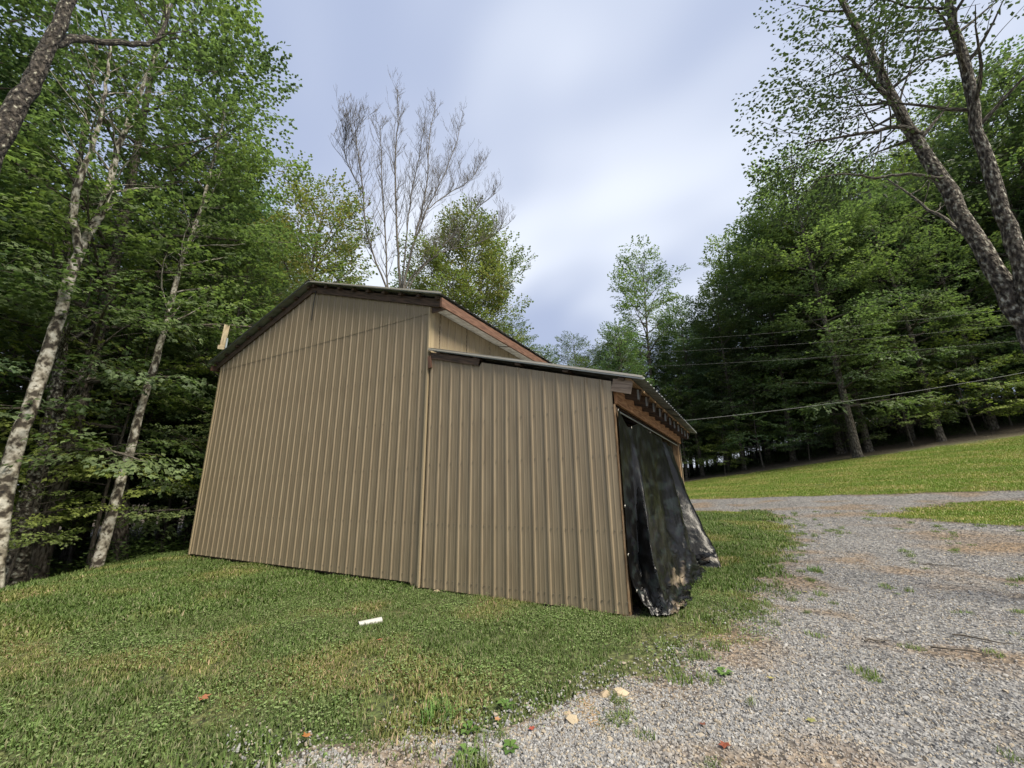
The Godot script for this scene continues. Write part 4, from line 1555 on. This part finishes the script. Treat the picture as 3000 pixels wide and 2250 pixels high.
	bole_tree("forked_maple", "dark stout forked trunk behind the far-left birch", "tree", M.lichen_bark, [
		[[V(-9.92, -0.8, 2.44), V(-10.03, 1.18, 2.48), V(-10.12, 2.72, 2.45), V(-10.24, 4.14, 2.51), V(-10.38, 5.89, 2.69), V(-10.53, 7.73, 2.95), V(-10.7, 11.0, 3.2), V(-10.9, 15.0, 3.5)], 0.24, 0.04, 0.35, 24],
		[[V(-10.05, 2.9, 2.46), V(-10.31, 3.96, 2.22), V(-10.60, 5.36, 1.99), V(-10.97, 7.70, 2.11), V(-11.2, 11.0, 2.0)], 0.13, 0.03, 0.4, 12]], 53, sp_edge, {"lmin": 1.6, "lmax": 3.4, "dense": 0.9, "rise": 0.1})
	bole_tree("forked_maple", "dark crooked forked trunk between the two birches", "tree", M.forest_bark, [
		[[V(-11.12, -1.0, 0.08), V(-11.44, 1.73, 0.41), V(-11.77, 3.81, 0.81), V(-12.00, 5.32, 0.87), V(-12.18, 6.98, 0.77), V(-12.29, 8.17, 0.43), V(-12.4, 12.5, 0.3)], 0.2, 0.04, 0.35, 20]], 54, sp_edge, {"lmin": 1.6, "lmax": 3.2, "dense": 0.9, "rise": 0.1})
	bole_tree("overhanging_tree", "dark lichen-spotted trunk slanting across the top left corner", "tree", M.dark_lichen_bark, [
		[[V(-2.6, -0.2, 5.6), V(-2.9, 2.6, 5.35), V(-3.04, 5.16, 5.16), V(-3.10, 6.15, 5.12), V(-3.16, 7.05, 5.03), V(-3.21, 7.85, 4.97), V(-3.27, 9.0, 4.95), V(-3.33, 9.81, 4.95), V(-3.5, 13.0, 4.8)], 0.17, 0.05, 0.86, 6],
		[[V(-3.23, 8.03, 4.94), V(-3.46, 8.53, 4.76), V(-3.68, 9.0, 4.45), V(-3.85, 9.6, 3.99), V(-4.06, 10.12, 3.76), V(-4.29, 10.79, 3.63), V(-4.53, 11.73, 3.55)], 0.065, 0.025, 0.55, 7]], 55, sp_birch, {"lmin": 0.9, "lmax": 2.0, "dense": 0.7, "rise": 0.3})
	bole_tree("leaning_tree", "tall twin-trunked tree with sparse dark leaves at the right edge", "tree", M.lichen_bark, [
		[[V(8.75, -0.1, -2.35), V(8.72, 1.8, -2.45), V(8.66, 3.39, -2.55), V(8.66, 3.76, -2.61), V(8.54, 4.98, -2.73), V(8.40, 6.48, -2.84), V(8.26, 7.72, -2.96), V(8.17, 9.16, -3.06), V(8.06, 10.43, -3.16), V(8.0, 11.34, -3.24), V(7.9, 13.5, -3.4)], 0.175, 0.04, 0.55, 24],
		[[V(8.68, 3.4, -2.57), V(8.75, 4.60, -2.43), V(8.68, 5.64, -2.33), V(8.70, 7.11, -2.18), V(8.75, 8.59, -2.03), V(8.75, 9.31, -1.89), V(8.8, 12.0, -1.6)], 0.12, 0.035, 0.45, 24],
		[[V(8.36, 7.40, -2.89), V(8.01, 7.49, -2.62), V(7.58, 7.39, -2.38), V(7.02, 7.33, -2.15), V(6.58, 7.23, -1.87)], 0.045, 0.012, 0.2, 16],
		[[V(8.41, 6.37, -2.76), V(7.89, 6.44, -2.43), V(7.38, 6.30, -2.07), V(6.95, 6.28, -1.68), V(6.51, 6.08, -1.27)], 0.03, 0.008, 0.97, 1],
		[[V(8.28, 7.67, -2.92), V(8.02, 8.13, -2.66), V(7.73, 8.57, -2.41), V(7.48, 8.9, -2.15)], 0.055, 0.02, 0.2, 15],
		[[V(8.56, 4.89, -2.64), V(8.46, 5.62, -3.05), V(8.32, 6.40, -3.46), V(8.14, 7.34, -3.88)], 0.04, 0.012, 0.5, 7]], 56, sp_dark, {"lmin": 0.9, "lmax": 2.1, "dense": 1.1, "rise": 0.1, "size": 0.9, "bare": 0.25})

	# ---- the bare dead tree behind the roof
	var q := [
		[V(-9.36, 8.38, -8.33), V(-9.64, 10.91, -7.79), V(-9.65, 11.52, -7.52), V(-10.20, 13.92, -6.62), V(-10.30, 16.22, -6.22), V(-10.38, 18.07, -5.83), V(-10.41, 19.47, -5.50), V(-10.16, 20.12, -5.55)],
		[V(-9.36, 8.38, -8.33), V(-9.74, 10.62, -8.13), V(-10.02, 11.76, -8.03), V(-10.38, 15.50, -7.82), V(-10.67, 17.95, -7.69), V(-10.95, 21.01, -7.56), V(-11.13, 22.27, -7.55)],
		[V(-9.36, 8.38, -8.33), V(-9.57, 11.72, -8.40), V(-9.91, 14.62, -8.33), V(-10.26, 18.41, -8.25), V(-10.50, 20.83, -8.29), V(-10.65, 23.44, -8.42), V(-10.88, 25.78, -8.47)],
		[V(-9.36, 8.38, -8.33), V(-9.21, 11.59, -8.34), V(-8.93, 13.88, -8.48), V(-8.62, 15.88, -8.64), V(-8.36, 17.96, -8.74), V(-8.26, 21.23, -8.70), V(-7.98, 23.43, -8.82)],
		[V(-9.36, 8.38, -8.33), V(-9.32, 11.81, -8.55), V(-8.46, 13.80, -9.52), V(-7.18, 16.14, -10.71), V(-6.72, 17.26, -11.18), V(-5.82, 18.53, -11.91)],
		[V(-9.36, 8.38, -8.33), V(-8.94, 11.55, -8.40), V(-7.72, 13.58, -9.18), V(-5.86, 14.28, -10.29), V(-4.54, 15.14, -10.82)],
		[V(-9.07, 14.0, -8.62), V(-8.84, 16.86, -9.36), V(-8.51, 19.30, -10.15), V(-8.19, 22.16, -10.90), V(-8.13, 24.51, -11.42)],
		[V(-9.36, 8.38, -8.33), V(-9.39, 11.66, -8.39), V(-9.35, 16.08, -8.51), V(-9.28, 18.30, -8.67), V(-9.14, 20.68, -8.89), V(-9.04, 22.81, -9.07)],
		[V(-10.84, 16.74, -6.64), V(-11.11, 18.11, -5.71), V(-11.0, 19.17, -5.30), V(-10.68, 19.51, -5.16)],
		[V(-8.59, 16.58, -9.08), V(-8.22, 18.25, -10.29), V(-7.64, 19.88, -11.58), V(-7.44, 21.64, -12.53)]]
	dead_tree(q)

func dead_tree(stems: Array) -> void:
	var r := RandomNumberGenerator.new()
	r.seed = 61
	var foot := Vector3(-9.36, ground_h(-9.36, -8.33), -8.33)
	var t := thing("dead_tree", "bare leafless dead tree with many upswept stems behind the roof", "tree", foot)
	var g := Geo.new()
	g.tube([Vector3(0, -0.3, 0), Vector3(0.02, 1, 0.03), Vector3(0, 5, 0), Vector3(0, 8.38 - foot.y, 0)], [0.48, 0.34, 0.30, 0.28], 12)
	part("trunk", g.mesh(), M.dead_bark, t)
	var radii := [0.07, 0.07, 0.09, 0.085, 0.075, 0.06, 0.045, 0.055, 0.028, 0.03]
	for s in stems.size():
		var src: Array = stems[s]
		g = Geo.new()
		var pts := []
		var rad := []
		var total := (src.size() - 1) * 4
		for k in total + 1:
			var f := float(k) / total
			var w := f * (src.size() - 1)
			var i := mini(int(w), src.size() - 2)
			pts.append(cat(src, i, w - i) - foot + Vector3(r.randf_range(-1, 1), 0, r.randf_range(-1, 1)) * 0.03)
			rad.append(lerpf(radii[s], 0.014, pow(f, 0.8)))
		g.tube(pts, rad, 7)
		var count := 34
		for k in count:
			var f := 0.34 + 0.66 * (k + r.randf()) / count
			if src[0].y > 9.0:
				f = 0.15 + 0.85 * (k + r.randf()) / count
			var w := f * total
			var i := mini(int(w), total - 1)
			var at: Vector3 = (pts[i] as Vector3).lerp(pts[i + 1], w - i)
			var fwd: Vector3 = ((pts[i + 1] as Vector3) - (pts[i] as Vector3)).normalized()
			var an := r.randf() * TAU
			dead_twig(g, r, at, (fwd * 0.9 + Vector3(cos(an), 0.45, sin(an)) * 0.7).normalized(), r.randf_range(1.2, 2.6) * (1.25 - 0.6 * f), lerpf(radii[s], 0.012, f) * 0.36 + 0.005, 0)
		part("limb", g.mesh(), M.dead_bark, t)

func dead_twig(g: Geo, r: RandomNumberGenerator, from: Vector3, dir: Vector3, length: float, radius: float, level: int) -> void:
	var pts := [from]
	var rad := [radius]
	var p := from
	var d := dir
	for k in 5:
		d = (d + Vector3(r.randf_range(-0.22, 0.22), 0.2 + r.randf_range(-0.1, 0.1), r.randf_range(-0.22, 0.22))).normalized()
		p += d * length / 5.0
		pts.append(p)
		rad.append(maxf(radius * (1.0 - 0.17 * (k + 1)), 0.0055))
	g.tube(pts, rad, 4 if level == 0 else 3)
	if level < 2:
		for k in (5 if level == 0 else 2):
			var i := 1 + r.randi() % 4
			var an := r.randf() * TAU
			dead_twig(g, r, pts[i], (d * 0.7 + Vector3(cos(an), 0.35, sin(an)) * 0.75).normalized(), length * r.randf_range(0.3, 0.55), rad[i] * 0.6, level + 1)

# ---------------------------------------------------------------- small things
func maple_leaf(curl: float, col: Color, seed_n: int) -> ArrayMesh:
	var r := RandomNumberGenerator.new()
	r.seed = seed_n
	var g := Geo.new()
	g.colored = true
	var rim := []
	var lobes := [0.35, 0.62, 0.45, 0.9, 0.55, 1.0, 0.55, 0.9, 0.45, 0.62, 0.35]
	for k in lobes.size():
		var an := -PI * 0.86 + 1.72 * PI * k / (lobes.size() - 1)
		var l: float = lobes[k] * r.randf_range(0.85, 1.1)
		rim.append(Vector3(sin(an) * l, curl * l * l * r.randf_range(0.5, 1.4), cos(an) * l))
	var base := Vector3(0, 0, -0.25)
	for k in rim.size() - 1:
		var n: Vector3 = ((rim[k + 1] as Vector3) - base).cross((rim[k] as Vector3) - base).normalized()
		if n.y < 0:
			n = -n
		for p in [base, rim[k], rim[k + 1]]:
			g.v.append(p)
			g.n.append(n)
			g.c.append(col * r.randf_range(0.5, 0.8))
	return g.mesh()

func build_small() -> void:
	# white pipe lying in the grass
	var w := thing("white_pipe", "short white plastic pipe lying half sunk in the grass", "pipe", Vector3(0.72, ground_h(0.72, 1.70), 1.70))
	var g := Geo.new()
	var dir := Vector3(0.22, 0.03, -0.46).normalized()
	var a := -dir * 0.13 + Vector3(0, 0.012, 0)
	var b := dir * 0.14 + Vector3(0, 0.002, 0)
	g.tube([a, b], [0.043, 0.043], 18)
	g.tube([b, a], [0.039, 0.039], 18)
	part("tube", g.mesh(), M.white_plastic, w)
	g = Geo.new()
	g.tube([a + dir * 0.002, a - dir * 0.003, a - dir * 0.003, a + dir * 0.002], [0.045, 0.045, 0.038, 0.038], 18)
	part("rim", g.mesh(), M.white_plastic, w)

	# board on a pipe by the left eave
	var s := thing("mast_board", "pale wooden board fixed to a thin pipe above the shed's left eave", "board", Vector3(-8.22, ground_h(-8.22, -0.25), -0.25))
	var gy := -ground_h(-8.22, -0.25)
	g = Geo.new()
	g.tube([Vector3(0, -0.1, 0), Vector3(0, gy + 3, 0), Vector3(0.03, gy + 6.02, 0.0)], [0.027, 0.027, 0.027], 10)
	part("pipe", g.mesh(), M.galvanised, s)
	g = Geo.new()
	g.box(Vector3(-0.02, gy + 6.08, 0.06), Vector3(0.14, 0.72, 0.03), Basis(Vector3(0, 0, 1), -0.10) * Basis(Vector3(0, 1, 0), 0.9))
	part("board", g.mesh(), M.pale_wood, s)
	g = Geo.new()
	g.box(Vector3(-0.05, gy + 5.72, 0.09), Vector3(0.16, 0.12, 0.06), Basis(Vector3(0, 1, 0), 0.9))
	part("block", g.mesh(), M.pale_wood, s)

	# stones turned up where the bank was scraped
	var rocks := [[3.86, 2.07, 0.055, "pale tan rock, largest of those by the scraped clay"], [3.77, 2.16, 0.042, "flat tan rock beside the scraped clay near the grass edge"], [3.68, 2.62, 0.045, "tan rock below the scraped clay, nearest the viewer"], [3.62, 2.55, 0.028, "small tan stone left of the scraped clay"], [3.95, 2.12, 0.03, "small tan stone right of the scraped clay"], [0.42, 0.10, 0.05, "brown stone tucked under the front wall beside the corner trim"]]
	for k in rocks.size():
		var q = rocks[k]
		var o := solo("rock", stone_mesh(40 + k, 0.22), M["rock_%d" % (k % 2)], q[3], "rock", Vector3(q[0], ground_h(q[0], q[1]) + q[2] * 0.35, q[1]), "rocks at the drive's edge")
		o.scale = Vector3(q[2] * 1.35, q[2] * 0.75, q[2])
		o.rotation = Vector3(0, k * 1.3, 0.1)
	# scrape of bare clay
	var c := Geo.new()
	c.colored = true
	var rim := []
	for k in 22:
		var an := TAU * k / 22
		var l := 1.0 + 0.25 * sin(k * 2.3) + 0.15 * sin(k * 5.1)
		var lx := cos(an) * 0.10 * l
		var lz := sin(an) * 0.24 * l
		var ang := -0.45
		var px := 3.74 + lx * cos(ang) - lz * sin(ang)
		var pz := 2.42 + lx * sin(ang) + lz * cos(ang)
		rim.append(Vector3(px, ground_h(px, pz) + 0.013, pz))
	var mid := Vector3(3.74, ground_h(3.74, 2.42) + 0.0165, 2.42)
	for k in 22:
		c.v.append_array([mid, rim[k], rim[(k + 1) % 22]])
		c.n.append_array([Vector3.UP, Vector3.UP, Vector3.UP])
		for p in [mid, rim[k], rim[(k + 1) % 22]]:
			c.t.append(Vector2(p.x * 3.0, p.z * 3.0))
			c.c.append(Color(0.36, 0.25, 0.145))
	solo("clay_scrape", c.mesh(), M.soil, "", "", Vector3.ZERO, "", "structure")

	# fallen leaves
	var leaves := [[4.61, 2.47, 0.05, Color(0.26, 0.07, 0.035), "curled rust-red leaf on the gravel at the bottom of the picture"], [1.09, 3.66, 0.06, Color(0.40, 0.16, 0.08), "pinkish brown leaf lying on the lawn at lower left"], [2.27, 3.62, 0.045, Color(0.36, 0.15, 0.04), "orange-brown leaf where the lawn meets the gravel"], [1.35, 2.13, 0.05, Color(0.42, 0.14, 0.07), "orange leaf on the lawn below the white pipe"], [3.49, 2.84, 0.032, Color(0.40, 0.09, 0.06), "small red leaf on stones in front of the clay scrape"], [3.23, 2.86, 0.035, Color(0.45, 0.24, 0.12), "pale orange leaf among weeds at the gravel's edge"], [4.47, 2.28, 0.035, Color(0.22, 0.08, 0.05), "small dark red leaf on the gravel behind the rust-red leaf"], [-1.73, 1.76, 0.05, Color(0.40, 0.25, 0.10), "yellowish leaf on the lawn in front of the wide wall"], [-2.1, 1.07, 0.05, Color(0.42, 0.42, 0.34), "pale leaf on the lawn nearest the wide wall"], [5.45, -2.0, 0.05, Color(0.42, 0.38, 0.12), "yellow leaf on the gravel beyond the tarp"], [4.9, 1.3, 0.04, Color(0.44, 0.40, 0.12), "yellow leaf on the gravel near the grass point"], [5.1, 1.9, 0.045, Color(0.30, 0.30, 0.10), "olive leaf on the gravel in the middle foreground"]]
	for k in leaves.size():
		var q = leaves[k]
		var o := solo("fallen_leaf", maple_leaf(0.25 if k % 2 == 0 else 0.12, q[3], 70 + k), M.litter_leaf, q[4], "leaf", Vector3(q[0], ground_h(q[0], q[1]) + 0.03 + (0.012 if q[0] < 3.0 else 0.0), q[1]), "fallen leaves")
		o.scale = Vector3.ONE * q[2]
		o.rotation = Vector3(0.15, k * 1.7, 0.1)
	# sticks on the gravel
	var sticks := [[6.25, -0.12, 6.72, -0.10, "dark crooked stick, longest of those on the gravel"], [6.55, -0.62, 6.95, -0.48, "thin dark stick lying just beyond the longest stick"], [5.75, -0.10, 5.98, -0.16, "short dark twig left of the longest stick"], [7.4, -4.5, 7.9, -4.45, "thin twig far up the gravel drive"]]
	for k in sticks.size():
		var q = sticks[k]
		var A := Vector3(q[0], ground_h(q[0], q[1]) + 0.028, q[1])
		var B := Vector3(q[2], ground_h(q[2], q[3]) + 0.028, q[3])
		g = Geo.new()
		var pts := []
		for j in 6:
			pts.append((B - A) * (j / 5.0) + Vector3(0, 0.008 * (j % 2), 0.03 * sin(j * 2.1 + k)))
		g.tube(pts, [0.008, 0.009, 0.007, 0.007, 0.005, 0.003], 6)
		solo("stick", g.mesh(), M.forest_bark, q[4], "stick", A, "sticks on the gravel")

	# broad-leaved weeds in front
	var greens := [Color(0.10, 0.19, 0.05), Color(0.13, 0.22, 0.06), Color(0.09, 0.16, 0.04)]
	var weeds := [[3.13, 3.05, 0.9, "leafy weed clump in the gravel at bottom centre"], [3.26, 3.25, 0.9, "lowest broad-leaved weed at the bottom edge"], [3.46, 3.08, 0.8, "three-leaved weed right of the lowest weed"], [3.2, 2.68, 0.8, "pale green weed left of the clay scrape"], [2.85, 3.0, 1.1, "grassy weed clump left of the broad-leaved weeds"], [4.55, 1.35, 0.9, "dark weed on the gravel right of the grass point"], [6.75, 0.75, 0.9, "lone grass tuft on the gravel at right"], [5.75, -3.6, 1.0, "grass tuft alone in the middle of the drive"]]
	for k in weeds.size():
		var q = weeds[k]
		var t := thing("weed", q[3], "weed", Vector3(q[0], ground_h(q[0], q[1]), q[1]), "weeds at the drive's edge")
		if k in [4, 6, 7]:
			part("blades", blade_mesh(90, 0.10, 0.06, 0.16, 0.004, 300 + k, greens), M.blade, t)
		else:
			part("blades", blade_mesh(16, 0.07, 0.04, 0.10, 0.003, 300 + k, greens), M.blade, t)
			part("leaves", weed_leaves(330 + k, greens), M.blade, t)
		t.scale = Vector3.ONE * q[2]
		t.rotation.y = k * 0.9

	# overhead wires and the two poles that carry them
	var near_pole := Vector3(27.0, 0, -21.0)
	var far_pole := Vector3(-13.0, 0, -12.5)
	near_pole.y = ground_h(near_pole.x, near_pole.z)
	far_pole.y = ground_h(far_pole.x, far_pole.z)
	var spans := [
		[V(3.31, 4.02, -11.27), V(14.43, 5.50, -16.39), 0.006, "lowest overhead cable, slanting up to the right"],
		[V(1.65, 8.53, -19.13), V(17.09, 8.00, -21.78), 0.0038, "second overhead wire above the lowest cable"],
		[V(1.67, 9.55, -19.64), V(17.64, 9.0, -22.63), 0.0038, "third overhead wire from the bottom"],
		[V(1.68, 10.46, -20.15), V(17.64, 10.16, -23.72), 0.0038, "topmost overhead wire crossing the leaning trunk"]]
	for q in spans:
		var A: Vector3 = q[0]
		var B: Vector3 = q[1]
		var d := (B - A) / (B.x - A.x)
		var pts := []
		var rad := []
		for k in 25:
			var x := lerpf(A.x - 0.8, B.x + 9.0, k / 24.0)
			var f := (x - A.x) / (B.x - A.x)
			pts.append(A + d * (x - A.x) + Vector3(0, 1.1 * f * (f - 1.0) * 0.5, 0))
			rad.append(q[2])
		g = Geo.new()
		g.tube(pts, rad, 5)
		solo("overhead_wire", g.mesh(), M.wire, q[3], "wire", Vector3.ZERO, "overhead wires across the lawn")

func weed_leaves(seed_n: int, cols: Array) -> ArrayMesh:
	var r := RandomNumberGenerator.new()
	r.seed = seed_n
	var g := Geo.new()
	g.colored = true
	for k in 9:
		var yaw := k * 2.4 + r.randf_range(-0.4, 0.4)
		var dir := Vector3(cos(yaw), 0, sin(yaw))
		var side := Vector3(-sin(yaw), 0, cos(yaw))
		var l := r.randf_range(0.045, 0.085)
		var w := l * r.randf_range(0.28, 0.42)
		var h0 := r.randf_range(0.01, 0.05)
		var a := dir * 0.012 + Vector3.UP * h0
		var m := a + dir * l * 0.5 + Vector3.UP * l * 0.3
		var e := a + dir * l + Vector3.UP * l * 0.12
		var n := (Vector3.UP - dir * 0.2).normalized()
		var col: Color = cols[r.randi() % cols.size()] * r.randf_range(0.8, 1.2)
		for p in [a, m - side * w, m, a, m, m + side * w, m - side * w, e, m, m, e, m + side * w]:
			g.v.append(p)
			g.n.append(n)
			g.c.append(col)
	return g.mesh()

# ---------------------------------------------------------------- order of work
func _ready() -> void:
	seed(7)
	rng.seed = 7
	hn.seed = 3
	hn.frequency = 0.35
	hn.fractal_octaves = 3
	pn.seed = 8
	pn.frequency = 0.22
	pn.fractal_octaves = 4
	setup_view()
	make_materials()
	for k in 2:
		var m := mat("rock_%d" % k, lin([0.40, 0.30][k], [0.33, 0.235][k], [0.23, 0.16][k]), 0.9)
		m.normal_enabled = true
		m.normal_texture = noise_tex(0.04, [], [], FastNoiseLite.TYPE_SIMPLEX_SMOOTH, 4, 128, 6.0)
		m.uv1_triplanar = true
	build_mask()
	build_ground()
	build_shed()
	build_trees()
	build_tarp()
	build_lawn()
	build_stones()
	build_small()
